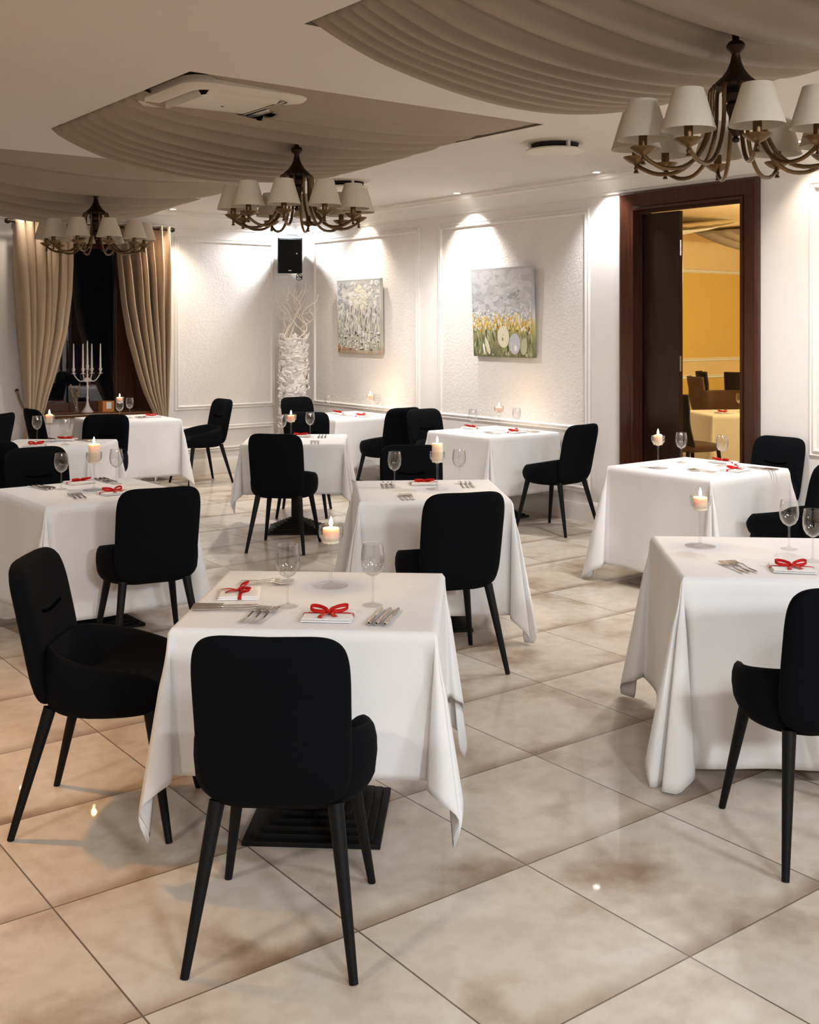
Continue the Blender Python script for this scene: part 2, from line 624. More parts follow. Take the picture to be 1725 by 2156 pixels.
# long wall with the doorway
DB0, DB1, DZ = 5.026, 6.045, 2.565
mb = wall_mesh([BMIN, DB0 - .02, DB1 + .02, BW + WT], [0, DZ + .02, ZC + .3], [(DB0 - .02, DB1 + .02, 0, DZ + .02)],
               lambda p, q, d: P(AW + d, p, q), WT)
struct(mb.build('wall_right', [M_WALL], smooth=False))
# window wall
WA0, WA1, WZ0, WZ1 = 3.80, 5.04, 0.715, 2.62
mb = wall_mesh([AMIN - WT, WA0, WA1, AW + WT], [0, WZ0, WZ1, ZC + .3], [(WA0, WA1, WZ0, WZ1)],
               lambda p, q, d: P(p, BW + d, q), 0.58)
struct(mb.build('wall_back', M_WALL, smooth=False))
mb = MB().box(P(AMIN - .08, (BMIN + BW) / 2, 1.5), (.16, BW - BMIN, 3.0), R3)
struct(mb.build('wall_left', M_WALL, smooth=False))
mb = MB().box(P((AMIN + AW) / 2, BMIN - .08, 1.5), (AW - AMIN, .16, 3.0), R3)
struct(mb.build('wall_front', M_WALL, smooth=False))

# cornice along both walls
CORN = [(0, 2.715), (.014, 2.715), (.016, 2.735), (.026, 2.742), (.036, 2.77), (.075, 2.825), (.10, 2.838), (.102, 2.858), (.118, 2.862), (.12, ZC), (0, ZC)]
o = MB().prism(CORN, lambda p: P(AW - p[0], BMIN, p[1]), lambda p: P(AW - p[0], BW - p[0], p[1])).build('cornice_right', M_TRIM, angle=25)
struct(o)
o = MB().prism(CORN, lambda p: P(AMIN, BW - p[0], p[1]), lambda p: P(AW - p[0], BW - p[0], p[1])).build('cornice_back', M_TRIM, angle=25)
struct(o)
BASE = [(0, 0), (.022, 0), (.022, .14), (.016, .155), (.008, .17), (0, .175)]
for b0, b1 in ((BMIN, DB0 - .15), (DB1 + .15, BW - .02)):
    struct(MB().prism(BASE, lambda p: P(AW - p[0], b0, p[1]), lambda p: P(AW - p[0], b1, p[1])).build('baseboard_right', M_TRIM, angle=25))
struct(MB().prism(BASE, lambda p: P(AMIN, BW - p[0], p[1]), lambda p: P(AW - .02, BW - p[0], p[1])).build('baseboard_back', M_TRIM, angle=25))

MOULD = [(0, 0), (.004, .012), (.012, .018), (.020, .010), (.030, .010), (.036, .022), (.044, .024), (.050, .016), (.055, 0)]


def wall_frame(fn, p0, p1, z0, z1, paper=None):
    """picture-frame moulding on a wall; fn(p, z, out) -> point"""
    mb = MB()
    rings = []
    for w, out in MOULD:
        rings.append([fn(p0 + w, z0 + w, out), fn(p1 - w, z0 + w, out), fn(p1 - w, z1 - w, out), fn(p0 + w, z1 - w, out)])
    vs = [p for r in rings for p in r]
    fs = []
    for k in range(len(MOULD) - 1):
        for i in range(4):
            i2 = (i + 1) % 4
            fs.append((k * 4 + i, k * 4 + i2, (k + 1) * 4 + i2, (k + 1) * 4 + i))
    mb.add(vs, fs)
    o = struct(mb.build('trim_panel_moulding', M_TRIM, angle=30))
    if paper:
        w = .045
        pb = MB().add([fn(p0 + w, z0 + w, .0035), fn(p1 - w, z0 + w, .0035), fn(p1 - w, z1 - w, .0035), fn(p0 + w, z1 - w, .0035)], [(0, 1, 2, 3)])
        q = pb.build('wallpaper_field', paper, o, smooth=False)
    return o


FR = lambda p, z, out: P(AW - out, p, z)
FW = lambda p, z, out: P(p, BW - out, z)
for b0, b1 in ((8.884, 10.89), (6.549, 8.578), (2.6, 4.482), (.4, 2.3)):
    wall_frame(FR, b0, b1, .745, 2.635, M_PAPER)
    wall_frame(FR, b0, b1, .24, .56, M_PAPER)
wall_frame(FW, 5.27, 6.53, .715, 2.62, M_PAPER)
wall_frame(FW, 5.27, 6.53, .24, .535, M_PAPER)
wall_frame(FW, 1.6, 3.30, .715, 2.62, M_PAPER)

# doorway: casing, jambs and one closed leaf
door = struct(empty('door_1', P(AW, (DB0 + DB1) / 2, 0), ANG))
T = Matrix.Translation(-P(AW, (DB0 + DB1) / 2, 0))
Ti = Matrix.Rotation(-ANG, 4, 'Z') @ T
cw = 0.15
mb = MB()
prof = [(0, 0), (0, .035), (.02, .045), (cw - .03, .03), (cw - .01, .018), (cw, .018), (cw, 0)]
path = [(DB1, 0), (DB1, DZ), (DB0, DZ), (DB0, 0)]


def casing_pt(i, w, out):
    x, z = path[i]
    sx = 1 if i < 2 else -1
    zz = z if i in (0, 3) else z + (cw - w)
    return P(AW - out, x + sx * (cw - w), zz)


n = len(prof)
vs = [casing_pt(i, w, out) for i in range(4) for w, out in prof]
fs = [(i * n + k, i * n + k + 1, (i + 1) * n + k + 1, (i + 1) * n + k) for i in range(3) for k in range(n - 1)]
MB().add(vs, fs).build('casing', M_CASEW, door, angle=20, M=Ti)
mb = MB()
mb.box(P(AW + .07, DB1 + .01, DZ / 2), (.22, .02, DZ), R3).box(P(AW + .07, DB0 - .01, DZ / 2), (.22, .02, DZ), R3)
mb.box(P(AW + .07, (DB0 + DB1) / 2, DZ + .01), (.22, DB1 - DB0 + .04, .02), R3)
mb.box(P(AW + .035, DB1 - .012, DZ / 2), (.02, .024, DZ), R3).box(P(AW + .035, (DB0 + DB1) / 2, DZ - .012), (.02, DB1 - DB0, .024), R3)
mb.build('door_jamb', M_CASEW, door, smooth=False, M=Ti)
leaf = MB().box(P(AW + .08, (DB1 + 5.655) / 2, (DZ - .026) / 2), (.045, DB1 - 5.655 - .01, DZ - .028), R3).build('door_leaf', M_DOORW, door, smooth=False, M=Ti, bevel=.003)
for z in (.5, 1.35, 2.25):
    o = MB().lathe([(.008, -.06), (.008, .06)], 10, P(AW + .06, 5.648, z)).build('hinge', M_STEEL, leaf, M=Ti)

# window: reveal lining, frame, pane
win = struct(empty('window_1', P((WA0 + WA1) / 2, BW, WZ0), ANG))
Tw = Matrix.Rotation(-ANG, 4, 'Z') @ Matrix.Translation(-P((WA0 + WA1) / 2, BW, WZ0))
GD = 0.50
mb = MB()
zc = (WZ0 + WZ1) / 2
mb.box(P(WA1 - .012, BW + .28, zc), (.024, .56, WZ1 - WZ0), R3)
mb.box(P(WA0 + .012, BW + .28, zc), (.024, .56, WZ1 - WZ0), R3)
mb.box(P((WA0 + WA1) / 2, BW + .28, WZ1 - .012), (WA1 - WA0, .56, .024), R3)
mb.build('reveal_lining', M_WINW, win, smooth=False, M=Tw)
mb = MB()
for a0, a1 in ((WA0 + .024, WA0 + .11), (WA1 - .24, WA1 - .024)):
    mb.box(P((a0 + a1) / 2, BW + GD, zc), (a1 - a0, .07, WZ1 - WZ0 - .03), R3)
mb.box(P((WA0 + WA1) / 2, BW + GD, WZ0 + .06), (WA1 - WA0 - .05, .07, .10), R3)
mb.box(P((WA0 + WA1) / 2, BW + GD, WZ1 - .08), (WA1 - WA0 - .05, .07, .11), R3)
mb.build('window_frame', M_WINW, win, smooth=False, M=Tw, bevel=.004)
MB().box(P((WA0 + .10 + WA1 - .23) / 2, BW + GD + .005, zc), (WA1 - WA0 - .33, .006, WZ1 - WZ0 - .2), R3).build('pane', M_PANE, win, smooth=False, M=Tw)
sill = MB().box(P((WA0 + WA1) / 2, BW + .20, WZ0 + .003), (WA1 - WA0 + .02, .56, .035), R3)
sill.box(P((WA0 + WA1) / 2, BW - .04, WZ0 + .003), (WA1 - WA0 + .14, .08, .035), R3)
struct(sill.build('window_sill', M_SILLW, smooth=False, bevel=.006))
SZ = WZ0 + .0205

# ------------------------------------------------------------------ yellow room beyond the doorway
B2 = 10.6
struct(MB().box(P((AW + WT + A_FAR) / 2, B2 + .05, 1.45), (A_FAR - AW - WT, .1, 2.9), R3).build('wall_far_room_back', M_YTRIM, smooth=False))
struct(MB().box(P(A_FAR - .05, 5, 1.45), (.1, 11.4, 2.9), R3).build('wall_far_room_right', M_YTRIM, smooth=False))
struct(MB().box(P((AW + WT + A_FAR) / 2, -.6, 1.45), (A_FAR - AW - WT, .1, 2.9), R3).build('wall_far_room_front', M_YTRIM, smooth=False))
struct(MB().box(P((AW + WT + A_FAR) / 2, 5, ZC + .05), (A_FAR - AW - WT, 11.4, .1), R3).build('ceiling_far_room', M_YTRIM, smooth=False))
F2 = lambda p, z, out: P(p, B2 - out, z)
wall_frame(F2, 11.5, 15.3, 1.12, 2.48, M_YWALL)
wall_frame(F2, 11.5, 15.3, .28, .92, M_YWALL)
struct(MB().prism(BASE, lambda p: P(AW + WT, B2 - p[0], p[1]), lambda p: P(A_FAR, B2 - p[0], p[1])).build('baseboard_far_room', M_YTRIM, angle=25))


def swag(name, a0, a1, b0, b1, zfn, folds, amp, mat, seed, label, skip=None, nu=72, nv=300, group=None):
    rnd = random.Random(seed)
    ph = [rnd.uniform(0, 6.28) for _ in range(6)]

    def surf(i, j):
        env = min(1.0, (math.sin(math.pi * i)) ** 0.5 * 1.15 + .25)
        jw = j + .018 * math.sin(3.1 * j * 2 + ph[0]) + .012 * math.sin(17 * j + ph[1]) + .02 * (i - .5) * math.sin(5 * j + ph[2])
        fr = folds(jw) % 1.0
        f = (.5 - .5 * math.cos(math.pi * fr / .38)) if fr < .38 else .15 + .85 * (.5 + .5 * math.cos(math.pi * (fr - .38) / .62)) 
        f = f if fr > .38 else .15 * (1 - fr / .38) + f * (.85 + .15 * fr / .38)
        f -= .55 * math.exp(-((min(fr, 1 - fr)) / .035) ** 2)
        z = zfn(i, j) - amp(j) * f * env + .004 * math.sin(9 * i + 11 * j + ph[3])
        bb = b0 + (b1 - b0) * j + .03 * math.sin(math.pi * i) * (j > .9) * (j - .9) * 10
        return P(a0 + (a1 - a0) * i, bb, z)
    mb = MB().grid(surf, nu, nv)
    if skip:
        keep = [k for k, f in enumerate(mb.f) if not skip(sum((mb.v[i] for i in f), Vector()) / 4)]
        mb.f = [mb.f[k] for k in keep]
        mb.mi = [mb.mi[k] for k in keep]
    o = mb.build(name, mat, smooth=True, angle=180, solid=.003)
    return tag(o, label, 'ceiling drape', group)


# bright swag, dark swag and vent of the far room
swag('ceiling_drape', 8.3, 10.9, 8.1, 10.0, lambda i, j: ZC - .03 - .35 * 4 * i * (1 - i) * (.4 + .6 * j), lambda j: 7 * j, lambda j: .03,
     M_BRIGHTD, 5, 'bright cream fabric swag under the ceiling of the yellow room', nu=40, nv=60, group='fabric swags on the ceilings')
swag('ceiling_drape', 11.6, 14.6, 7.4, 9.3, lambda i, j: ZC - .03 - .2 * 4 * i * (1 - i) * (.4 + .6 * j), lambda j: 7 * j, lambda j: .03,
     M_DRAPE, 6, 'small brown fabric swag far back on the yellow room ceiling', nu=40, nv=60, group='fabric swags on the ceilings')

# ------------------------------------------------------------------ ceiling drapes of this room
D1, D2, D3 = REC
AC2 = (2.86, 5.50)


def skip_ac(c):
    a, b = c.dot(E1), c.dot(E2)
    return b > 4.99 + .66 * (a - 2.426) and a < AC2[0] + .34 and b < AC2[1] + .14 + .10 * (a - AC2[0])


swag('ceiling_drape', D1[0] + .004, D1[1] - .004, D1[2] + .01, D1[3] - .005,
     lambda i, j: ZC + .05 - (.085 + .105 * j) * 4 * i * (1 - i) - .02 * j, lambda j: 4.2 * j + 6.5 * j ** 3.0, lambda j: .10 - .045 * j, M_DRAPE, 1,
     'large taupe fabric swag over the chandelier nearest the camera', group='fabric swags on the ceilings')
swag('ceiling_drape', D2[0] + .004, D2[1] - .004, D2[2] + .01, D2[3] - .005,
     lambda i, j: ZC + .02 - (.01 + .19 * j) * 4 * i * (1 - i), lambda j: 1.2 * j + 11.5 * max(0, j - .25) ** 1.15, lambda j: .006 + .07 * min(1, max(0, (j - .2) * 3)),
     M_DRAPE, 2, 'taupe fabric swag with the white air conditioner showing through it', skip_ac, group='fabric swags on the ceilings')
swag('ceiling_drape', D3[0] + .004, D3[1] - .004, D3[2] + .01, D3[3] - .005,
     lambda i, j: ZC + .012 - (.0 + .25 * j) * 4 * i * (1 - i), lambda j: 1.2 * j + 4.5 * j ** 1.5, lambda j: .004 + .10 * min(1, j * 3), M_DRAPE, 3,
     'taupe fabric swag nearest the curtained window', group='fabric swags on the ceilings')


def air_conditioner(name, a, b, z, label):
    t = empty(name, P(a, b, z), ANG, label, 'air conditioner', 'ceiling air conditioners')
    s = .37

    def rr(w, r, n=6):
        pts = []
        for cx, cy, a0 in ((1, 1, 0), (-1, 1, 90), (-1, -1, 180), (1, -1, 270)):
            for k in range(n + 1):
                q = math.radians(a0 + 90 * k / n)
                pts.append((cx * (w - r) + r * math.cos(q), cy * (w - r) + r * math.sin(q)))
        return pts
    mb = MB()
    loops = [(s, .12, .05), (s, .12, .012), (s - .015, .11, 0), (s - .09, .08, -.004), (s - .10, .075, .03), (s - .15, .06, .03), (s - .155, .05, -.012), (.01, .005, -.02)]
    n = 28
    for k, (w, r, zz) in enumerate(loops):
        mb.v += [Vector((x, y, zz)) for x, y in rr(w, r)]
    for k in range(len(loops) - 1):
        for i in range(n):
            mb.f.append((k * n + i, (k + 1) * n + i, (k + 1) * n + (i + 1) % n, k * n + (i + 1) % n))
            mb.mi.append(1 if k in (3, 4, 5) else 0)
    mb.build('fascia', [M_WHITEP, M_HOLE], t, angle=35)
    for k in range(4):
        M = Matrix.Rotation(k * math.pi / 2, 3, 'Z')
        tilt = Matrix.Rotation(math.radians(25 if k != 1 else 55), 3, 'X')
        mb = MB().box((0, 0, 0), (.42, .055, .006), tilt)
        mb.v = [M @ (p + Vector((0, s - .125, -.005))) for p in mb.v]
        mb.build('air_flap', M_WHITEP, t, smooth=False)
    return t


air_conditioner('air_conditioner', AC2[0], AC2[1], ZC - .022, 'white ceiling cassette air conditioner in the middle fabric swag')
air_conditioner('air_conditioner', 4.20, 9.35, ZC - .11, 'white air conditioner half hidden by the swag near the window')


def round_vent(a, b, label):
    t = empty('round_ceiling_vent', P(a, b, ZC), ANG, label, 'ceiling vent', 'round ceiling vents')
    MB().lathe([(.155, 0), (.155, -.03), (.15, -.035), (.0, -.035)], 36).build('throat', M_HOLE, t)
    MB().lathe([(.215, 0), (.215, -.008), (.16, -.012), (.16, 0)], 40).build('collar', M_WHITEP, t)
    MB().lathe([(0, -.05), (.19, -.05), (.2, -.055), (.2, -.062), (.19, -.068), (0, -.072)], 40).build('disc', M_WHITEP, t)
    for k in range(3):
        q = 2 * math.pi * k / 3 + .3
        MB().box((.165 * math.cos(q), .165 * math.sin(q), -.03), (.02, .02, .05)).build('bracket_clip', M_WHITEM, t, smooth=False)
    return t


v1 = P(0, 0)
c = Vector((.988, 7.57, 0))
round_vent(c.dot(E1), c.dot(E2), 'round white ceiling vent disc left of the doorway, nearer one')
c = Vector((-.55, 9.6, 0))
round_vent(c.dot(E1), c.dot(E2), 'round ceiling vent half hidden behind the middle chandelier')


def downlight(a, b, label, r=.03, group='recessed ceiling downlights'):
    t = empty('recessed_downlight', P(a, b, ZC), 0, label, 'downlight', group)
    MB().lathe([(r + .014, 0), (r + .012, -.005), (r, -.006), (r, -.001)], 24).build('bezel', M_WHITEM, t)
    MB().lathe([(r, -.003), (r * .5, -.0045), (0, -.005)], 24).build('lens', M_LED, t)


downlight(6.62, 8.05, 'small glowing downlight above the flower meadow painting')
downlight(6.62, 9.82, 'small glowing downlight above the abstract painting')
downlight(6.62, 6.28, 'small glowing downlight above left side of the doorway')
downlight(6.62, 4.40, 'small glowing downlight by the right wall panel')
downlight(5.12, 10.97, 'small glowing downlight above right curtain')
downlight(3.55, 11.02, 'small glowing downlight above left curtain')
downlight(CORNER_SPOT[0], CORNER_SPOT[1], 'small glowing downlight above the black loudspeaker')
downlight(5.55, 3.53, 'glowing downlight behind the right end of the nearest chandelier', .035)
tag(MB().lathe([(.05, 0), (.05, -.018), (.04, -.028), (0, -.03)], 24, P(3.3, 7.5, ZC)).build('smoke_detector', M_DARKBRONZE),
    'small dark smoke detector on the ceiling between two fabric swags', 'smoke detector')
t = empty('slot_vent', P(11.6, 9.4, ZC), ANG, 'dark slot vent in the yellow room ceiling', 'ceiling vent')
MB().box((0, 0, -.004), (.9, .14, .008)).build('vent_rim', M_YTRIM, t, smooth=False)
MB().box((0, 0, -.007), (.84, .08, .006)).build('slot', M_HOLE, t, smooth=False)

# ------------------------------------------------------------------ chandeliers


def make_chandelier(label, loc):
    t = empty('chandelier', loc, 0, label, 'chandelier', 'bronze chandeliers with linen shades')
    # heights are relative to the shade hem level
    hub = [(0, .0), (.012, .004), (.016, .016), (.008, .024), (.018, .034), (.028, .05), (.031, .066), (.022, .08), (.027, .105), (.038, .135), (.042, .148),
           (.03, .157), (.045, .166), (.054, .19), (.046, .208), (.078, .215), (.086, .226), (.078, .238), (.055, .258), (.035, .285), (.022, .315), (.016, .345),
           (.018, .352), (.034, .368), (.038, .38), (.028, .395), (.014, .402), (.012, .56), (0, .56)]
    MB().lathe(hub, 24).build('hub', M_DARKBRONZE, t)
    N = 10
    for k in range(N):
        q = 2 * math.pi * (k + .35) / N
        R = Matrix.Rotation(q, 3, 'Z')
        pts = []
        ctrl = [(.06, .222), (.092, .218), (.100, .18), (.102, .10), (.118, .02), (.16, -.055), (.225, -.10), (.30, -.105), (.355, -.085), (.387, -.062), (.39, -.045)]
        for s in range(31):
            u = s / 30 * (len(ctrl) - 1)
            i = min(int(u), len(ctrl) - 2)
            f = u - i
            p0, p1, p2, p3 = (ctrl[max(i - 1, 0)], ctrl[i], ctrl[i + 1], ctrl[min(i + 2, len(ctrl) - 1)])
            xy = [0.5 * (2 * p1[d] + (p2[d] - p0[d]) * f + (2 * p0[d] - 5 * p1[d] + 4 * p2[d] - p3[d]) * f * f + (3 * p1[d] - p0[d] - 3 * p2[d] + p3[d]) * f ** 3) for d in (0, 1)]
            pts.append(R @ Vector((xy[0], 0, xy[1])))
        arm = MB().tube(pts, .0085, 8).build('arm', M_BRONZE, t)
        c = R @ Vector((.39, 0, 0))
        MB().lathe([(0, -.098), (.012, -.095), (.006, -.085), (.009, -.074), (.005, -.068), (.012, -.06), (.03, -.052), (.05, -.036), (.053, -.03), (.045, -.03), (.02, -.04), (0, -.04)], 16, c).build('drip_cup', M_BRONZE, arm)
        MB().lathe([(.0, -.04), (.0165, -.04), (.0165, .035), (.012, .04), (0, .04)], 12, c).build('candle_sleeve', M_BRONZE, arm)
        sh = [(.098, 0), (.053, .15)]
        mb = MB().lathe([(.100, 0), (.0545, .15), (.0525, .15), (.098, .0005)], 28, c)
        mb.f = [f for f in mb.f if len(f) == 4]
        mb.mi = [0] * len(mb.f)
        mb.build('lamp_shade', M_SHADE, arm, angle=60)
    return t


ZH = 2.355
ch = make_chandelier('bronze chandelier with ten linen shades nearest the camera, above the doorway side', (1.275, 4.36, ZH))
for loc, lab in (((-.70, 6.93, ZH), 'bronze chandelier with linen shades in front of the black loudspeaker'),
                 ((-2.6, 9.25, ZH), 'smallest bronze chandelier hanging in front of the curtained window')):
    c = copy_tree(ch)
    c.location = loc
    c['label'] = lab

# ------------------------------------------------------------------ curtains
def a_at(u, b):
    q = (u - CX) / FPX
    Y = b / (E2.y + E2.x * q)
    return Y * (E1.x * q + E1.y)


BC = BW - .15
zr = 2.675
rod = empty('curtain_rod', P(4.36, BC, zr), ANG, 'long dark bronze curtain rod above the window', 'curtain rod')
RL = (a_at(360, BC) - a_at(19, BC)) / 2
rc = (a_at(360, BC) + a_at(19, BC)) / 2
rod.location = P(rc, BC, zr)
M90 = Matrix.Rotation(math.pi / 2, 3, 'Y')
MB().lathe([(.013, -RL), (.013, RL)], 14, M=M90).build('pole', M_DARKBRONZE, rod)
for s in (-1, 1):
    MB().lathe([(0, -.03), (.02, -.022), (.027, 0), (.02, .022), (0, .03)], 14, (s * (RL + .015), 0, 0), M90).build('finial', M_DARKBRONZE, rod)
    mb = MB().tube([(s * (RL - .1), 0, 0), (s * (RL - .1), .118, 0)], .008, 8).lathe([(.03, 0), (.03, .008), (0, .008)], 14, (s * (RL - .1), .118, 0), Matrix.Rotation(math.pi / 2, 3, 'X'))
    mb.build('wall_bracket', M_DARKBRONZE, rod)


def lerp_table(tab, v):
    for (v0, x0), (v1, x1) in zip(tab, tab[1:]):
        if v <= v1:
            f = (v - v0) / (v1 - v0)
            f = max(0, min(1, f))
            return x0 + (x1 - x0) * f
    return tab[-1][1]


def curtain(outer, inner, seed, label, side):
    rnd = random.Random(seed)
    nf = 6.5
    ph = rnd.uniform(0, 6)

    def surf(i, j):
        z = zr + .03 - j * (zr - .02)
        v = HOR + (EYE - z) / 11.6 * FPX
        a0, a1 = a_at(lerp_table(outer, v), BC), a_at(lerp_table(inner, v), BC)
        w = abs(a1 - a0)
        ii = i + .02 * math.sin(7 * i + ph + 1.5 * j) + .015 * math.sin(19 * i + ph)
        amp = min(.105, .014 + .20 * w) * (.6 + .4 * min(1, j * 6))
        s = math.sin(2 * math.pi * nf * ii + ph)
        s = math.copysign(abs(s) ** .7, s)
        d = amp * s + .012 * math.sin(4 * ii * 6.28 + 5 * j)
        return P(a0 + (a1 - a0) * i + .3 * amp * math.cos(2 * math.pi * nf * ii + ph), BC - .0 + d, z)
    o = MB().grid(surf, 150, 60).build('curtain', M_CURT, smooth=True, angle=180, solid=.002)
    tag(o, label, 'curtain', 'window curtains')
    return o


cl = curtain([(470, 34), (560, 38), (700, 46), (860, 57), (875, 58), (1010, 40)], [(470, 148), (540, 146), (620, 142), (700, 132), (780, 112), (830, 97), (872, 86), (1010, 104)], 4,
             'beige curtain left of the window, gathered to the left', -1)
cr_ = curtain([(480, 361), (560, 360), (700, 357), (860, 353), (878, 352), (1010, 362)], [(480, 236), (560, 246), (640, 256), (700, 268), (780, 290), (830, 306), (878, 327), (1010, 312)], 9,
              'beige curtain right of the window, brightly lit by a downlight', 1)
tb = empty('curtain_tieback', P(a_at(33, BW), BW - .01, 1.0), ANG, 'dark cord tieback on the wall beside left curtain', 'tieback')
a_h, a_t = a_at(33, BW), a_at(60, BC)
MB().lathe([(.012, 0), (.012, .02), (.018, .03), (.0, .036)], 12, (0, -.0, 0), Matrix.Rotation(math.pi / 2, 3, 'X')).build('hook', M_DARKBRONZE, tb)
pts = [(0, -.03, 0), (.02, -.04, -.08), (.05, -.06, -.17), (.10, -.10, -.24), (a_t - a_h + .02, -.17, -.275), (a_t - a_h + .1, -.17, -.285)]
MB().tube(pts, .011, 8).build('cord', M_DRY, tb)

# ------------------------------------------------------------------ things on the window sill
cand = empty('candelabra', P(a_at(184, 11.47), 11.47, SZ), ANG, 'tall white five-armed candelabra on the window sill', 'candelabra')
MB().lathe([(0, 0), (.062, 0), (.064, .006), (.05, .02), (.022, .06), (.013, .10), (.010, .13), (.014, .15), (.009, .17), (.009, .25), (.014, .27), (.009, .29), (.009, .375),
            (.013, .39), (.008, .40), (.008, .44), (.02, .447), (.022, .452), (.012, .458), (.016, .478), (.018, .49), (0, .49)], 18).build('stem', M_WHITEM, cand)
taper_pos = [(0, 0, .49)]
for k, (dx, dy) in enumerate(((-.142, .02), (-.06, -.03), (.06, .03), (.135, -.02))):
    d = Vector((dx, dy, 0))
    pts = []
    for s in range(15):
        u = s / 14
        pts.append(Vector((dx * u, dy * u, .365 - .05 * math.sin(math.pi * u) + .04 * u * u)))
    # small scroll near the stem
    for s in range(9):
        q = s / 8 * 4.6
        pts.insert(0, Vector((dx * .2 + (dx / d.length) * .016 * math.cos(q + 2), dy * .2, .338 + .016 * math.sin(q + 2))))
    arm = MB().tube(pts, .006, 7).build('arm', M_WHITEM, cand)
    MB().lathe([(0, .40), (.024, .404), (.026, .41), (.010, .412), (.011, .425), (.018, .445), (.019, .46), (0, .46)], 14, (dx, dy, 0)).build('candle_cup', M_WHITEM, arm)
    taper_pos.append((dx, dy, .46))
tl = ['tallest white taper candle in the middle of the candelabra', 'leftmost white taper candle in the candelabra', 'white taper candle second from left in the candelabra',
      'white taper candle second from right in the candelabra', 'rightmost white taper candle in the candelabra']
for (x, y, z), lb in zip(taper_pos, tl):
    t = empty('taper_candle', cand.location + R3 @ Vector((x, y, z)), 0, lb, 'candle', 'taper candles in the candelabra')
    MB().lathe([(0, 0), (.0115, 0), (.011, .05), (.007, .25), (.003, .262), (0, .264)], 12).build('wax', M_TAPER, t)
    MB().tube([(0, 0, .262), (.001, 0, .272)], .001, 5).build('wick', M_WICK, t)
bx = empty('gift_box', P(a_at(224, 11.42), 11.42, SZ), ANG + .1, 'small orange card box with a white label on the window sill', 'box')
MB().box((0, 0, .056), (.135, .10, .112)).build('carton', M_BOXO, bx, smooth=False, bevel=.003)
MB().box((.004, -.0505, .066), (.058, .001, .07)).build('paper_label', M_LABEL, bx, smooth=False)
vs_ = empty('glass_vase', P(a_at(160, 11.42), 11.42, SZ), 0, 'narrow glass vase with dried stems on the window sill', 'vase')
MB().lathe([(0, 0), (.028, 0), (.03, .01), (.02, .06), (.018, .12), (.024, .16), (.0225, .16), (.0165, .12), (.0185, .06), (.027, .012), (0, .01)], 16).build('vessel', M_GLASS, vs_)
ds = empty('dried_bouquet', P(a_at(160, 11.42), 11.42, SZ), 0, 'dried brown flower stems standing in narrow glass vase', 'dried flowers')
rnd = random.Random(3)
for k in range(6):
    q = rnd.uniform(0, 6.28)
    l = rnd.uniform(.2, .3)
    tip = Vector((.07 * math.cos(q), .05 * math.sin(q), l))
    mb = MB().tube([(0.003 * math.cos(q), .003 * math.sin(q), .015), tip * .55, tip], .0022, 5)
    for s in range(7):
        u = .6 + .4 * s / 6
        c = tip * u + Vector((rnd.uniform(-.012, .012), rnd.uniform(-.012, .012), 0))
        mb.lathe([(0, -.012), (.006, -.003), (.005, .006), (0, .014)], 6, c)
    mb.build('dried_stem', M_DRY, ds)

# ------------------------------------------------------------------ loudspeaker, bark column
spk_loc = Vector((-1.365, 12.72, 2.46))
sp = empty('loudspeaker', spk_loc, math.radians(8), 'black loudspeaker mounted high in the corner', 'loudspeaker')
tiltm = Matrix.Rotation(math.radians(14), 4, 'X')
prof = [(-.14, -.10), (.14, -.10), (.14, -.02), (.085, .14), (-.085, .14), (-.14, -.02)]
hb = .205
MB().prism(prof, lambda p: Vector((p[0], p[1], -hb)), lambda p: Vector((p[0], p[1], hb))).build('cabinet', M_BLACKP, sp, smooth=False, bevel=.014, M=tiltm)
g = MB().box((0, -.104, .0), (.255, .012, .385)).build('grille', M_GRILLE, sp, smooth=False, bevel=.005, M=tiltm)
mb = MB()
for k in range(3):
    mb.box((-.012 + k * .012, -.112, -.165), (.009, .003, .011))
mb.build('badge', M_BADGE, g, smooth=False, M=tiltm)
MB().lathe([(.008, 0), (.0, .004)], 12, (.075, -.112, .03), Matrix.Rotation(math.pi / 2, 3, 'X')).build('indicator_stud', M_BADGE, g, M=tiltm)
mb = MB().tube([(.0, .1, -.05), (.0, .26, -.05), (.0, .34, -.05)], .018, 10).box((0, .31, -.05), (.08, .02, .14))
mb.build('wall_bracket', M_BLACKP, sp)
pts = [(.07, .05, -.19)]
for k in range(26):
    q = k / 25 * 12
    pts.append((.11 + .035 * math.cos(q), .09 + .01 * math.sin(q * .5), -.28 + .03 * math.sin(q) + .002 * k))
MB().tube(pts, .004, 6).build('cable_coil', M_BLACKP, sp)

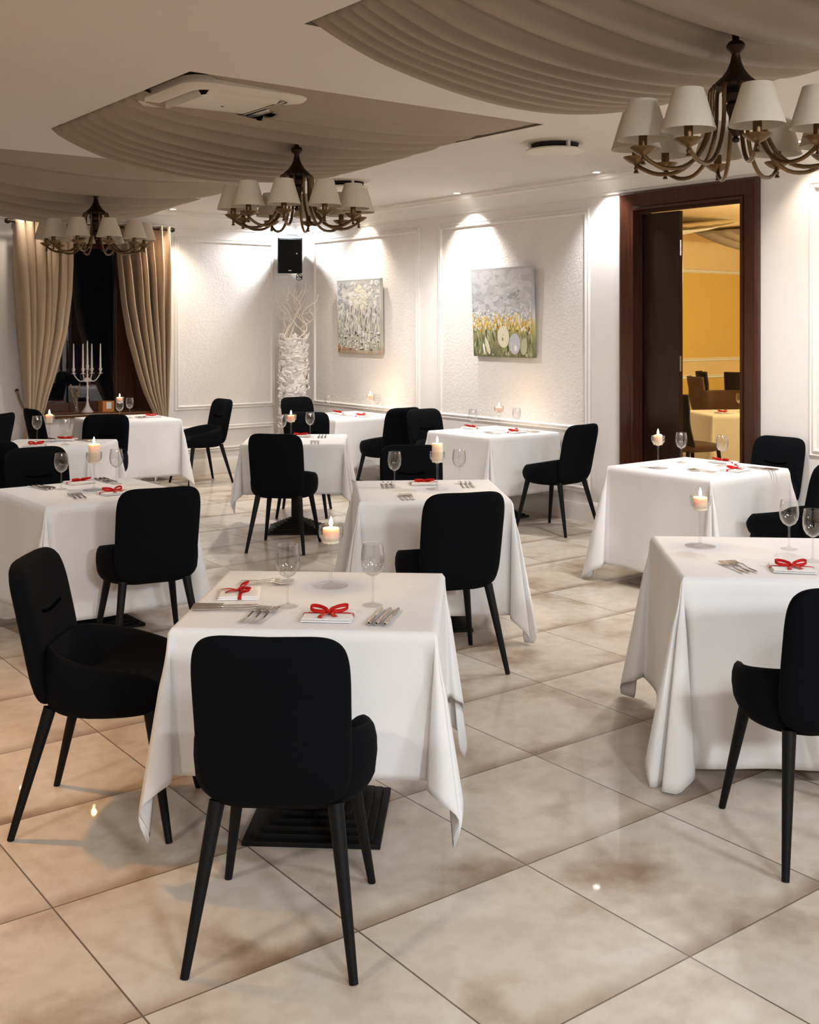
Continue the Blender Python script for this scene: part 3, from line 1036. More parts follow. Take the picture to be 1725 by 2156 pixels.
cc = Vector((-1.305, 12.56, 0))
colm = empty('bark_column', cc, 0, 'tall white bark-clad column with bare twigs in the corner', 'decorative column')
MB().lathe([(0, 0), (.15, 0), (.145, .8), (.14, 1.5), (0, 1.52)], 24).build('core', M_BARK, colm)
rnd = random.Random(11)
mb = MB()
for k in range(620):
    z = rnd.uniform(.03, 1.54)
    q = rnd.uniform(0, 6.283)
    rr_ = .148 + rnd.uniform(-.005, .016)
    w, h = rnd.uniform(.035, .085), rnd.uniform(.03, .07)
    t = rnd.uniform(.003, .008)
    tilt = Matrix.Rotation(q, 3, 'Z') @ Matrix.Rotation(rnd.uniform(.1, .75), 3, 'Y') @ Matrix.Rotation(rnd.uniform(-.5, .5), 3, 'X')
    c = Vector((rr_ * math.cos(q), rr_ * math.sin(q), z))
    vs = []
    for sx in (-t, t):
        for (y, zz) in ((-w / 2, -h / 2), (w * rnd.uniform(.3, .6), -h * rnd.uniform(.2, .6)), (w / 2, h * rnd.uniform(.2, .6)), (-w * rnd.uniform(.1, .5), h / 2)):
            vs.append(tilt @ Vector((sx + .25 * y * y / w, y, zz)) + c)
    mb.add(vs, [(3, 2, 1, 0), (4, 5, 6, 7), (0, 1, 5, 4), (1, 2, 6, 5), (2, 3, 7, 6), (3, 0, 4, 7)])
tag(mb.build('bark_cladding', M_BARK, colm, smooth=False), kind='stuff')
for k in range(11):
    q = rnd.uniform(0, 6.28)
    r0 = rnd.uniform(.02, .12)
    p = Vector((r0 * math.cos(q), r0 * math.sin(q), 1.45))
    top = rnd.uniform(1.75, 2.14)
    dirx, diry = rnd.uniform(-.22, .22), rnd.uniform(-.2, .1)
    pts, rad = [], []
    n = 16
    wx, wy = rnd.uniform(.03, .06), rnd.uniform(3, 6)
    for s in range(n):
        u = s / (n - 1)
        pts.append(p + Vector((dirx * u + wx * math.sin(wy * u * 2 + q), diry * u + .03 * math.sin(5 * u + q), (top - 1.45) * u)))
        rad.append(.010 * (1 - .6 * u))
    mb = MB().tube(pts, rad, 6)
    for s in (6, 9, 12):
        d = Vector((rnd.uniform(-.14, .14), rnd.uniform(-.1, .05), rnd.uniform(.05, .13)))
        mb.tube([pts[s], pts[s] + d * .5 + Vector((.01, 0, -.01)), pts[s] + d], [.005, .004, .002], 5)
    mb.build('twig', M_TWIG, colm)

# ------------------------------------------------------------------ paintings
def painting(b0, b1, z0, z1, label, strokes, ground, tilt):
    """canvas hung on the long wall; x runs from b1 (left in view) to b0"""
    w, h = b1 - b0, z1 - z0
    t = empty('painting', P(AW - .012, (b0 + b1) / 2, z0), ANG - math.pi / 2, label, 'painting', 'canvas paintings on the long wall')
    t.rotation_euler = (math.radians(tilt), 0, ANG - math.pi / 2)
    MB().box((0, -.02, h / 2), (w, .036, h)).build('canvas', ground, t, smooth=False, bevel=.003)
    mats, mb = strokes(w, h)
    mb.build('brushwork', mats, t, smooth=False)
    return t


def grad_mat(name, stops, nscale=6, namt=.25, h=.8):
    m, nt, b = new_mat(name)
    N, L = nt.nodes, nt.links
    tc = N.new('ShaderNodeTexCoord')
    sep = N.new('ShaderNodeSeparateXYZ')
    L.new(tc.outputs['Object'], sep.inputs[0])
    no = N.new('ShaderNodeTexNoise')
    no.inputs['Scale'].default_value = nscale
    no.inputs['Detail'].default_value = 6
    L.new(tc.outputs['Object'], no.inputs['Vector'])
    mr = N.new('ShaderNodeMapRange')
    mr.inputs['To Min'].default_value = -namt
    mr.inputs['To Max'].default_value = namt
    L.new(no.outputs['Fac'], mr.inputs['Value'])
    ad = N.new('ShaderNodeMath')
    L.new(sep.outputs[2], ad.inputs[0])
    L.new(mr.outputs[0], ad.inputs[1])
    dv = N.new('ShaderNodeMath')
    dv.operation = 'DIVIDE'
    dv.inputs[1].default_value = h
    L.new(ad.outputs[0], dv.inputs[0])
    cr = N.new('ShaderNodeValToRGB')
    e = cr.color_ramp.elements
    e[0].position, e[0].color = stops[0][0], (*stops[0][1], 1)
    e[1].position, e[1].color = stops[-1][0], (*stops[-1][1], 1)
    for p, c in stops[1:-1]:
        e.new(p).color = (*c, 1)
    L.new(dv.outputs[0], cr.inputs[0])
    L.new(cr.outputs[0], b.inputs['Base Color'])
    b.inputs['Roughness'].default_value = .6
    return m


PAINT = {}


def paint(name, c):
    if name not in PAINT:
        PAINT[name] = plain('paint_' + name, c, .55, var=.12, vscale=30)
    return PAINT[name]


def dab(mb, x, z, w, h, ang, lift, mi, n=8):
    M = Matrix.Rotation(ang, 2)
    vs = []
    for k in range(n):
        q = 2 * math.pi * k / n
        p = M @ Vector((w / 2 * math.cos(q), h / 2 * math.sin(q)))
        vs.append((x + p.x, -.0385 - lift, z + p.y))
    vs.append((x, -.0385 - lift - (.0002 if w > .055 else .0012), z))
    mb.add(vs, [(k, (k + 1) % n, n) for k in range(n)], mi)


def clampxz(w, h, x, z, m=.012):
    return max(-w / 2 + m, min(w / 2 - m, x)), max(m, min(h - m, z))


def meadow(w, h):
    names = [('pale_violet', (.60, .60, .63)), ('off_white', (.78, .77, .74)), ('yellow', (.72, .50, .10)), ('light_yellow', (.78, .66, .30)), ('orange', (.72, .34, .08)),
             ('olive', (.19, .18, .08)), ('dark_green', (.075, .10, .05)), ('sage', (.45, .46, .30)), ('grey_blue', (.49, .50, .52)), ('slate', (.34, .35, .37)), ('cream', (.72, .68, .50)),
             ('moss', (.30, .31, .13))]
    mats = [paint(*n) for n in names]
    mb = MB()
    r = random.Random(21)
    for k in range(150):     # soft sky
        x, z = clampxz(w, h, r.uniform(-w / 2, w / 2), r.uniform(.48 * h, h), .05)
        dab(mb, x, z, r.uniform(.06, .13), r.uniform(.03, .07), r.uniform(-.5, .5), r.uniform(0, .0005), r.choice([0, 8, 8, 0]) if z < .7 * h else r.choice([0, 0, 0, 8]))
    for k in range(14):      # dark hint of a hill
        x, z = clampxz(w, h, .16 + r.gauss(0, .05), .68 * h + r.gauss(0, .02), .03)
        dab(mb, x, z, r.uniform(.03, .06), r.uniform(.015, .03), r.uniform(-.6, .6), .0008, 9)
    for k in range(240):     # lower greens
        x, z = clampxz(w, h, r.uniform(-w / 2, w / 2), r.uniform(0, .36 * h), .02)
        dab(mb, x, z, r.uniform(.012, .025), r.uniform(.05, .12) * (.4 if z < .04 or z > .28 * h else .8), r.uniform(-.35, .35), r.uniform(.0003, .0012), r.choice([5, 6, 11, 11, 7]))
    for k in range(210):     # blossoms
        z = (.36 + r.gauss(.02, .045)) * h
        x, z = clampxz(w, h, r.uniform(-w / 2, w / 2), z, .02)
        dab(mb, x, z, r.uniform(.014, .028), r.uniform(.02, .05), r.uniform(-.5, .5), r.uniform(.001, .0025), r.choice([2, 3, 3, 4, 10, 2, 1]))
    for k in range(170):     # white flower tops
        x, z = clampxz(w, h, r.uniform(-w / 2, w / 2), (.46 + r.gauss(0, .03)) * h, .02)
        dab(mb, x, z, r.uniform(.012, .024), r.uniform(.014, .035), r.uniform(-.6, .6), r.uniform(.001, .0025), r.choice([0, 1, 1, 8, 1, 9]))
    for x, z, ww, hh, a, mi in ((.02, .225 * h, .16, .20, 0, 10), (.02, .24 * h, .07, .10, 0, 7), (.17, .15 * h, .15, .19, -.1, 8), (.175, .12 * h, .09, .12, 0, 1), (.29, .12 * h, .09, .15, -.2, 7),
                                (-.2, .12 * h, .05, .16, .35, 10), (-.25, .085 * h, .03, .11, .2, 1), (.01, .20 * h, .02, .04, 0, 5)):
        dab(mb, x, z, ww, hh, a, .003, mi, 18)
    return mats, mb


def abstract(w, h):
    names = [('pale_grey', (.50, .51, .50)), ('off_white', (.78, .77, .74)), ('butter', (.80, .77, .60)), ('taupe', (.40, .36, .30)), ('dark_olive', (.14, .13, .09)), ('black_green', (.05, .055, .05)),
             ('sea_green', (.20, .32, .27)), ('mid_grey', (.33, .34, .33)), ('rust', (.42, .22, .12))]
    mats = [paint(*n) for n in names]
    mb = MB()
    r = random.Random(31)
    for k in range(160):
        x, z = clampxz(w, h, r.uniform(-w / 2, w / 2), r.uniform(.5 * h, h), .04)
        d = math.hypot(x, z - .72 * h)
        mi = r.choice([2, 2, 1]) if d < .16 else (r.choice([7, 7, 0]) if (x < -.18 and z > .6 * h) else r.choice([0, 1, 0]))
        dab(mb, x, z, r.uniform(.04, .08), r.uniform(.02, .05), r.uniform(-.8, .8), r.uniform(0, .0006), mi)
    for k in range(460):
        x, z = clampxz(w, h, r.uniform(-w / 2, w / 2), r.uniform(.1 * h, .62 * h), .03)
        hh = min(r.uniform(.03, .09), 2 * (z - .005))
        mi = r.choice([1, 1, 2, 2, 3, 0, 4, 7, 1])
        dab(mb, x, z, r.uniform(.008, .018), hh, r.uniform(-.12, .12), r.uniform(.0006, .002), mi)
    for k in range(110):
        x, z = clampxz(w, h, r.uniform(-w / 2, w / 2), r.uniform(.04 * h, .3 * h), .04)
        dab(mb, x, z, r.uniform(.03, .07), r.uniform(.008, .02), r.uniform(-.1, .1), r.uniform(.001, .0026), r.choice([5, 6, 4, 1, 2, 3, 1]))
    for k in range(14):
        x, z = clampxz(w, h, -w / 2 + abs(r.gauss(0, .1)), .04 * h + abs(r.gauss(0, .02)), .04)
        dab(mb, x, z, .06, .03, 0, .0027, 8)
    return mats, mb


g1 = grad_mat('meadow_ground', [(.0, (.12, .13, .06)), (.22, (.28, .28, .12)), (.38, (.60, .46, .16)), (.46, (.62, .61, .60)), (.6, (.42, .42, .44)), (.75, (.56, .56, .58)), (1, (.50, .50, .52))], 8, .06)
g2 = grad_mat('abstract_ground', [(0, (.38, .26, .17)), (.12, (.52, .50, .40)), (.4, (.48, .45, .38)), (.62, (.64, .63, .56)), (.8, (.66, .65, .58)), (1, (.36, .37, .36))], 10, .1)
painting(7.179, 7.996, 1.363, 2.176, 'square canvas painting of a flower meadow under grey sky', meadow, g1, 2.5)
painting(9.487, 10.31, 1.35, 2.145, 'square abstract canvas of pale vertical brush strokes near the corner', abstract, g2, 1.0)

# ------------------------------------------------------------------ dining chair
def make_chair():
    t = empty('dining_chair')
    # upholstered seat with low side wings
    nt_ = 56

    def outline(q, s):
        c, si = math.cos(q), math.sin(q)
        ex = 2 / 2.7
        x = .250 * math.copysign(abs(c) ** ex, c)
        y = .03 + .235 * math.copysign(abs(si) ** ex, si)
        y = max(-.195, y)
        tap = 1 - .14 * max(0, y) / .26 - .05 * max(0, -y) / .2
        return Vector((x * s * tap, .03 + (y - .03) * s, 0))

    def rim(q):
        p = outline(q, 1.0)
        h = .128 - .078 * max(0.0, min(1.0, (p.y + .17) / .40))
        f = max(0.0, min(1.0, (.268 - p.y) / .11))
        return h * f * f * (3 - 2 * f)
    rings = [(.0, lambda q: .478), (.35, lambda q: .477), (.62, lambda q: .474), (.76, lambda q: .470 + .15 * rim(q)), (.83, lambda q: .466 + .7 * rim(q)), (.89, lambda q: .466 + .97 * rim(q)),
             (.94, lambda q: .466 + 1.0 * rim(q)), (.98, lambda q: .461 + .90 * rim(q)), (1.005, lambda q: .455 + .66 * rim(q)), (1.01, lambda q: .447 + .32 * rim(q)), (.99, lambda q: .432), (.95, lambda q: .410),
             (.88, lambda q: .392), (.80, lambda q: .385), (.3, lambda q: .382), (0, lambda q: .382)]
    mb = MB()

    def pt(i, j):
        k = min(int(round(j * (len(rings) - 1))), len(rings) - 1)
        s, zf = rings[k]
        q = 2 * math.pi * i
        p = outline(q, s)
        p.z = zf(q)
        return p
    mb.grid(pt, nt_, len(rings), close_u=True)
    mb.build('seat', M_CHAIR, t, angle=180)
    # backrest slab
    zm, hh = .64, .235

    def bp(q, s, front):
        c, si = math.cos(q), math.sin(q)
        ex = 2 / 5.5
        x = math.copysign(abs(c) ** ex, c)
        z = math.copysign(abs(si) ** ex, si)
        zz = zm + hh * z * s
        wz = .200 + .006 * (zz - .42) / .45
        xx = x * wz * s
        th = .034 * max(0.0, 1 - s ** 7) ** .5 + .002
        y = -.188 - .205 * (zz - .42) - .10 * max(0, zz - .60) ** 2 + .55 * xx * xx
        return Vector((xx, y + (th if front else -th), zz - .006 * (1 - (xx / .2) ** 2) * (zz > .84)))
    ss = [0, .3, .55, .75, .86, .93, .97, .99, 1.0]
    mb = MB()
    seq = [(s, True) for s in ss] + [(s, False) for s in reversed(ss)]
    mb.grid(lambda i, j: bp(2 * math.pi * i, *seq[min(int(round(j * (len(seq) - 1))), len(seq) - 1)]), 72, len(seq), close_u=True)
    back = mb.build('backrest', M_CHAIR, t, angle=180)
    # stitched crease on the inside of the back
    pts = []
    for k in range(15):
        x = -.085 + .17 * k / 14
        zz = .70 - .012 * math.sin(math.pi * k / 14)
        pts.append((x, -.188 - .205 * (zz - .42) - .10 * max(0, zz - .60) ** 2 + .55 * x * x + .037, zz))
    MB().tube(pts, .006, 6).build('crease_seam', M_SEAM, back)
    for sx in (-1, 1):
        for (y0, y1, x1) in ((-.155, -.262, .214), (.17, .248, .214)):
            top, bot = Vector((sx * .155, y0, .405)), Vector((sx * x1, y1, 0))
            pts = [top.lerp(bot, k / 6) for k in range(7)]
            pts[-1].z = 0.0
            MB().tube(pts, [.0215 - .0100 * k / 6 for k in range(7)], 12).build('leg', M_LEG, t)
    return t


chair0 = make_chair()
used = [False]


def heading(dx, dy):
    return math.atan2(dy, dx) - math.pi / 2


def place_chair(x, y, rz, label, scale=1.0):
    o = copy_tree(chair0) if used[0] else chair0
    used[0] = True
    o.location = (x, y, 0)
    o.rotation_euler = (0, 0, rz)
    o.scale = (scale, scale, scale)
    return tag(o, label, 'chair', 'black upholstered dining chairs')


W_IN = heading(-.78, -.625)
W_OUT = heading(.78, .625)
W_AWAY = heading(-.616, .788)
W_TO = heading(.616, -.788)
place_chair(-.338, 3.055, -.055, 'black upholstered chair in the foreground, its back to the camera')
place_chair(-1.005, 3.765, heading(1, -.03), 'black upholstered chair at left end of the nearest centre table')
place_chair(-1.312, 5.59, math.radians(26), 'black upholstered chair at the near side of the left cornerwise table')
place_chair(.183, 5.45, math.radians(17), 'black upholstered chair between the nearest centre table and the one behind')
place_chair(-.93, 8.285, -.15, 'black chair at near side of table with black pedestal in view')
place_chair(1.185, 8.99, W_AWAY + .10, 'black chair on the right of the table under the flower meadow painting')
place_chair(-.216, 10.81, W_AWAY, 'black chair with visible seat at the corner table near the abstract painting')
place_chair(.29, 10.21, W_TO, 'black chair tucked left of the table under the flower meadow painting')
place_chair(.03, 6.98, math.pi + .08, 'black chair facing the camera behind wine glass on second centre table')
place_chair(-1.075, 11.96, W_TO, 'black chair in front of the white bark column, facing the room')
place_chair(-.92, 9.76, math.pi, 'black chair behind the lit candle near the bark column')
place_chair(-2.19, 11.70, W_IN, 'black chair seen from its side against the pale back wall panel')
place_chair(-2.65, 9.50, math.pi, 'black chair in front of the window table, facing the camera')
place_chair(-3.33, 10.62, W_OUT, 'black chair under the left curtain, at the window table')
place_chair(-2.22, 6.90, W_TO, 'black chair at far side of the left cornerwise table')
place_chair(-2.84, 7.80, 0.0, 'black chair cut by left picture edge, backrest behind another chair')
place_chair(-3.87, 9.95, heading(-1, .2), 'black chair of which only a sliver shows at the left edge')
place_chair(2.385, 7.63, W_IN, 'black chair with stitched crease beside the doorway, facing the room')
place_chair(2.285, 6.62, W_AWAY, 'black chair on the right, seat pointing at the table by the doorway')
place_chair(1.30, 3.575, .09, 'black chair at the lower right edge, back to the camera')

# ------------------------------------------------------------------ tables and cloths
def make_table_parts(t, S):
    h = TZ - .004
    MB().box((0, 0, h - .016), (S - .008, S - .008, .03)).build('tabletop', M_BOARD, t, smooth=False, bevel=.004)
    MB().lathe([(.055, .09), (.05, .11), (.05, h - .06), (.16, h - .035), (.16, h - .031)], 4, M=Matrix.Rotation(math.pi / 4, 3, 'Z')).build('pedestal', M_IRON, t, smooth=False)
    mb = MB()
    for k in range(7):
        w = .44 - .052 * k
        mb.box((0, 0, .008 + k * .0135), (w, w, .016))
    mb.build('base', M_IRON, t, smooth=False, bevel=.002)


def cloth_mesh(S, ov, seed, zmin=.006, wall_side=False):
    """square cloth over a square top; ov = overhang at the +x, +y, -x and -y sides"""
    rnd = random.Random(seed)
    if not isinstance(ov, (tuple, list)):
        ov = (ov,) * 4
    L = S / 2
    R = .011
    J = 22
    ns, nc = 22, 32
    ph = [rnd.uniform(0, 6.28) for _ in range(12)]
    per = []   # (edge point, direction, r max, flare)
    base = [(1, 0), (0, 1), (-1, 0), (0, -1)]
    for k in range(4):
        nx, ny = base[k]
        tx, ty = -ny, nx
        oa, ob = ov[k], ov[(k + 1) % 4]
        for s in range(ns):
            u = -1 + 2 * s / ns if s else -1
            fl = .018 + .016 * math.sin(2.4 * u + ph[k]) + .014 * math.sin(6.1 * u + ph[k + 4]) + .03 * abs(u) ** 6
            fl = .008 if wall_side and k == 0 else fl
            per.append((Vector((nx * L + tx * u * L, ny * L + ty * u * L, 0)), Vector((nx, ny, 0)), oa, fl))
        g = rnd.uniform(.62, .84)
        a1, a2 = rnd.uniform(.8, 1.2), rnd.uniform(.8, 1.2)
        if wall_side and k in (0, 3):
            g *= .3
        crv = [(.055, 0), (.055, 0), (.15 * a1, -.055 * a1), (.235 * a1, .05), (.20 * a1, .175), (.105, .105), (.175, .20 * a2), (.05, .235 * a2), (-.055 * a2, .15 * a2), (0, .055), (0, .055)]
        for s in range(nc):
            f = s / nc
            q = math.radians(90 * f)
            u = f * 8 + 1
            i0 = int(u)
            w = u - i0
            p0, p1, p2, p3 = crv[i0 - 1], crv[i0], crv[i0 + 1], crv[min(i0 + 2, 10)]
            pn, pt = [0.5 * (2 * p1[e] + (p2[e] - p0[e]) * w + (2 * p0[e] - 5 * p1[e] + 4 * p2[e] - p3[e]) * w * w + (3 * p1[e] - p0[e] - 3 * p2[e] + p3[e]) * w ** 3) for e in (0, 1)]
            v = Vector((nx * pn + tx * pt, ny * pn + ty * pt, 0))
            fl = v.length * g
            rm = min(oa / max(1e-6, math.cos(q)), ob / max(1e-6, math.sin(q)))
            rm = min(rm, 1.37 * max(oa, ob), max(.745, oa, ob))
            per.append((Vector((nx * L + tx * L, ny * L + ty * L, 0)), (v.normalized(), Vector((nx * math.cos(q) + tx * math.sin(q), ny * math.cos(q) + ty * math.sin(q), 0))), rm, fl))
    n = len(per)
    vs = []
    for j in range(J + 1):
        f = (j / J)
        for e, d, rm, fl in per:
            r = rm * f
            if r < R * math.pi / 2:
                o, dr = R * math.sin(r / R), R * (1 - math.cos(r / R))
                off = (d[1] if isinstance(d, tuple) else d) * o
            else:
                rest = r - R * math.pi / 2
                ff = fl * min(1, .35 + rest / .25)
                dr = R + rest * math.sqrt(max(0, 1 - ff * ff))
                off = d[1] * R + d[0] * (rest * ff) if isinstance(d, tuple) else d * (R + rest * ff)
            z = TZ - dr
            if z < zmin:
                off = off + (d[1] if isinstance(d, tuple) else d) * ((zmin - z) * .55)
                z = zmin + .0015 * j / J
            vs.append(e + off + Vector((0, 0, z)))
    fs = []
    for j in range(J):
        for i in range(n):
            i2 = (i + 1) % n
            fs.append((j * n + i, (j + 1) * n + i, (j + 1) * n + i2, j * n + i2))
    mb = MB().add(vs, fs)
    # top: rings shrinking towards the middle
    prev = list(range(n))
    for sc_ in (.97, .6, .2):
        o = len(mb.v)
        for i in range(n):
            e = per[i][0]
            mb.v.append(Vector((e.x * sc_, e.y * sc_, TZ + .0005)))
        cur = list(range(o, o + n))
        for i in range(n):
            i2 = (i + 1) % n
            mb.f.append((prev[i], prev[i2], cur[i2], cur[i]))
            mb.mi.append(0)
        prev = cur
    mb.f.append(tuple(prev))
    mb.mi.append(0)
    return mb


TABLES = {
    'front': (-.298, 3.727, -3.4, .79, (.46, .56, .47, .44), 'nearest centre table'),
    'right': (1.42, 4.40, -4.5, .80, (.62, .62, .62, .68), 'right foreground table'),
    'middle': (.106, 6.185, 4.5, .79, .60, 'second centre table'),
    'door': (1.854, 7.188, 38.5, .80, .64, 'table in front of the dark doorway'),
    'meadow': (.722, 9.635, 38, .79, .50, 'table under the flower meadow painting'),
    'pedestal': (-.913, 8.98, 2, .79, .39, 'table with visible black pedestal'),
    'left': (-1.755, 6.153, 38, .79, .60, 'left table set cornerwise'),
    'rear': (-2.75, 8.57, 0, .79, .50, 'table behind left cornerwise one'),
    'window': (-2.78, 11.0, 34, .79, .55, 'table at the curtained window'),
    'corner': (-.645, 11.41, 38, .79, .50, 'corner table under the abstract painting'),
}
for key, (x, y, r, S, ov, ph_) in TABLES.items():
    t = empty('dining_table', (x, y, 0), math.radians(r), 'square ' + ('' if ph_.startswith('table') else '') + ph_.replace('table', 'pedestal table', 1) + ', under a white cloth', 'table', 'square pedestal tables')
    make_table_parts(t, S)
    o = cloth_mesh(S, ov, sum(ord(c) for c in key), wall_side=key in ('meadow', 'corner')).build('tablecloth', M_CLOTH, smooth=True, angle=180, solid=.0015)
    o.location = (x, y, 0)
    o.rotation_euler = (0, 0, math.radians(r))
    tag(o, 'white cloth draped over the ' + ph_, 'tablecloth', 'white tablecloths')

# ------------------------------------------------------------------ table ware
CT = TZ + .0022     # upper side of the cloth


def tp(u, v, z=CT):
    Y = FPX * (EYE - z) / (v - HOR)
    return Vector(((u - CX) / FPX * Y, Y, z))


def proto(fn):
    o = fn()
    state = {'o': o, 'used': False}

    def place(loc, rz, label, cat, group, scale=None):
        r = copy_tree(o) if state['used'] else o
        state['used'] = True
        r.location = loc
        r.rotation_euler = (0, 0, rz)
        if scale:
            r.scale = scale
        return tag(r, label, cat, group)
    return place


def mk_glass():
    t = empty('wine_glass')
    MB().lathe([(0, 0), (.033, 0), (.034, .002), (.02, .005), (.006, .010), (0, .010)], 28).build('foot', M_FOOT, t)
    MB().lathe([(0, .009), (.0055, .010), (.0036, .022), (.0034, .08), (.005, .092), (0, .094)], 14).build('stem', M_GLASS, t)
    MB().lathe([(0, .092), (.008, .094), (.024, .104), (.0345, .122), (.0388, .145), (.0375, .170), (.0325, .20), (.0313, .20), (.0362, .170), (.0374, .145), (.0332, .123), (.023, .106), (.007, .097), (0, .0965)], 30).build('bowl', M_GLASS, t)
    return t


def mk_holder():
    t = empty('candle_holder')
    MB().lathe([(0, 0), (.061, 0), (.063, .003), (.035, .006), (.008, .013), (0, .013)], 32).build('foot', M_FOOT, t)
    MB().lathe([(0, .012), (.007, .013), (.0052, .04), (.0046, .12), (.008, .142), (0, .145)], 14).build('stem', M_GLASS, t)
    MB().lathe([(0, .142), (.012, .145), (.03, .157), (.0415, .172), (.0435, .190), (.041, .209), (.0395, .209), (.042, .190), (.040, .174), (.029, .160), (.012, .151), (0, .150)], 30).build('cup', M_GLASS, t)
    return t


def mk_candle(h, r=.029, melt=0):
    t = empty('pillar_candle')
    mb = MB()

    def surf(i, j):
        q = 2 * math.pi * i
        lip = 1 + .10 * melt * math.sin(3 * q + 1)
        prof = [(0, 0), (r * .97, 0), (r, .003), (r, h * .5), (r * 1.0, h - .006), (r * .96 * (1 + .05 * melt), h - .001 + .006 * melt * math.sin(2 * q)), (r * .8, h - .003), (r * .35, h - .007), (0, h - .008)]
        k = min(int(round(j * 8)), 8)
        rr2, z = prof[k]
        rr2 *= lip if k > 3 else 1
        return Vector((rr2 * math.cos(q), rr2 * math.sin(q), z))
    mb.grid(surf, 24, 9, close_u=True)
    mb.build('wax', M_WAX, t, angle=60)
    MB().tube([(0, 0, h - .01), (.001, 0, h + .006)], .0012, 6).build('wick', M_WICK, t)
    MB().lathe([(0, h + .002), (.0045, h + .006), (.0068, h + .014), (.0055, h + .023), (.0025, h + .033), (0, h + .040)], 14).build('flame', M_FLAME, t)
    return t


def mk_fork():
    mb = MB()
    pts = [(-.0045, -.09), (.0045, -.09), (.005, -.075), (.0032, -.03), (.0024, .02), (.0045, .03), (.0105, .042), (.011, .055), (-.011, .055), (-.0105, .042), (-.0045, .03), (-.0024, .02), (-.0032, -.03), (-.005, -.075)]

    def hz(y):
        return .004 + .006 * max(0, 1 - ((y - .02) / .035) ** 2) + (.004 * max(0, (y - .06) / .04))
    n = len(pts)
    mb.add([(x, y, hz(y)) for x, y in pts] + [(x, y, hz(y) + .0022) for x, y in pts], [tuple(range(n - 1, -1, -1)), tuple(range(n, 2 * n))] + [(i, (i + 1) % n, n + (i + 1) % n, n + i) for i in range(n)])
    for k in range(4):
        x = -.0091 + k * .00607
        for y0, y1 in ((.054, .076), (.076, .098)):
            w = .0017 if y0 < .06 else .0014
            a, b_ = hz(y0), hz(y1)
            vs = [(x - w, y0, a), (x + w, y0, a), (x + w, y1, b_), (x - w, y1, b_), (x - w, y0, a + .002), (x + w, y0, a + .002), (x + w, y1, b_ + .002), (x - w, y1, b_ + .002)]
            mb.add(vs, [(3, 2, 1, 0), (4, 5, 6, 7), (0, 1, 5, 4), (1, 2, 6, 5), (2, 3, 7, 6), (3, 0, 4, 7)])
    o = mb.build('fork', M_STEEL, smooth=False)
    return o


def mk_knife():
    t = empty('table_knife')
    MB().lathe([(0, -.105), (.005, -.104), (.0062, -.09), (.0055, -.05), (.0045, -.012), (.0035, -.005), (0, -.004)], 10, (0, 0, .0062), Matrix.Rotation(-math.pi / 2, 3, 'X')).build('handle', M_STEEL, t)
    pts = [(-.003, -.006), (.004, -.006), (.0085, .01), (.0095, .05), (.008, .085), (.002, .105), (-.003, .10)]
    n = len(pts)
    MB().add([(x, y, .005) for x, y in pts] + [(x, y, .0068) for x, y in pts], [tuple(range(n - 1, -1, -1)), tuple(range(n, 2 * n))] + [(i, (i + 1) % n, n + (i + 1) % n, n + i) for i in range(n)]).build('blade', M_STEEL, t, smooth=False)
    return t


def ribbon_strip(mb, pts, sides, w):
    vs, fs = [], []
    pts = [Vector(p) for p in pts]
    for p, s in zip(pts, sides):
        s = Vector(s).normalized() * w / 2
        vs += [p - s, p + s]
    for i in range(len(pts) - 1):
        fs.append((2 * i, 2 * i + 1, 2 * i + 3, 2 * i + 2))
    mb.add(vs, fs)


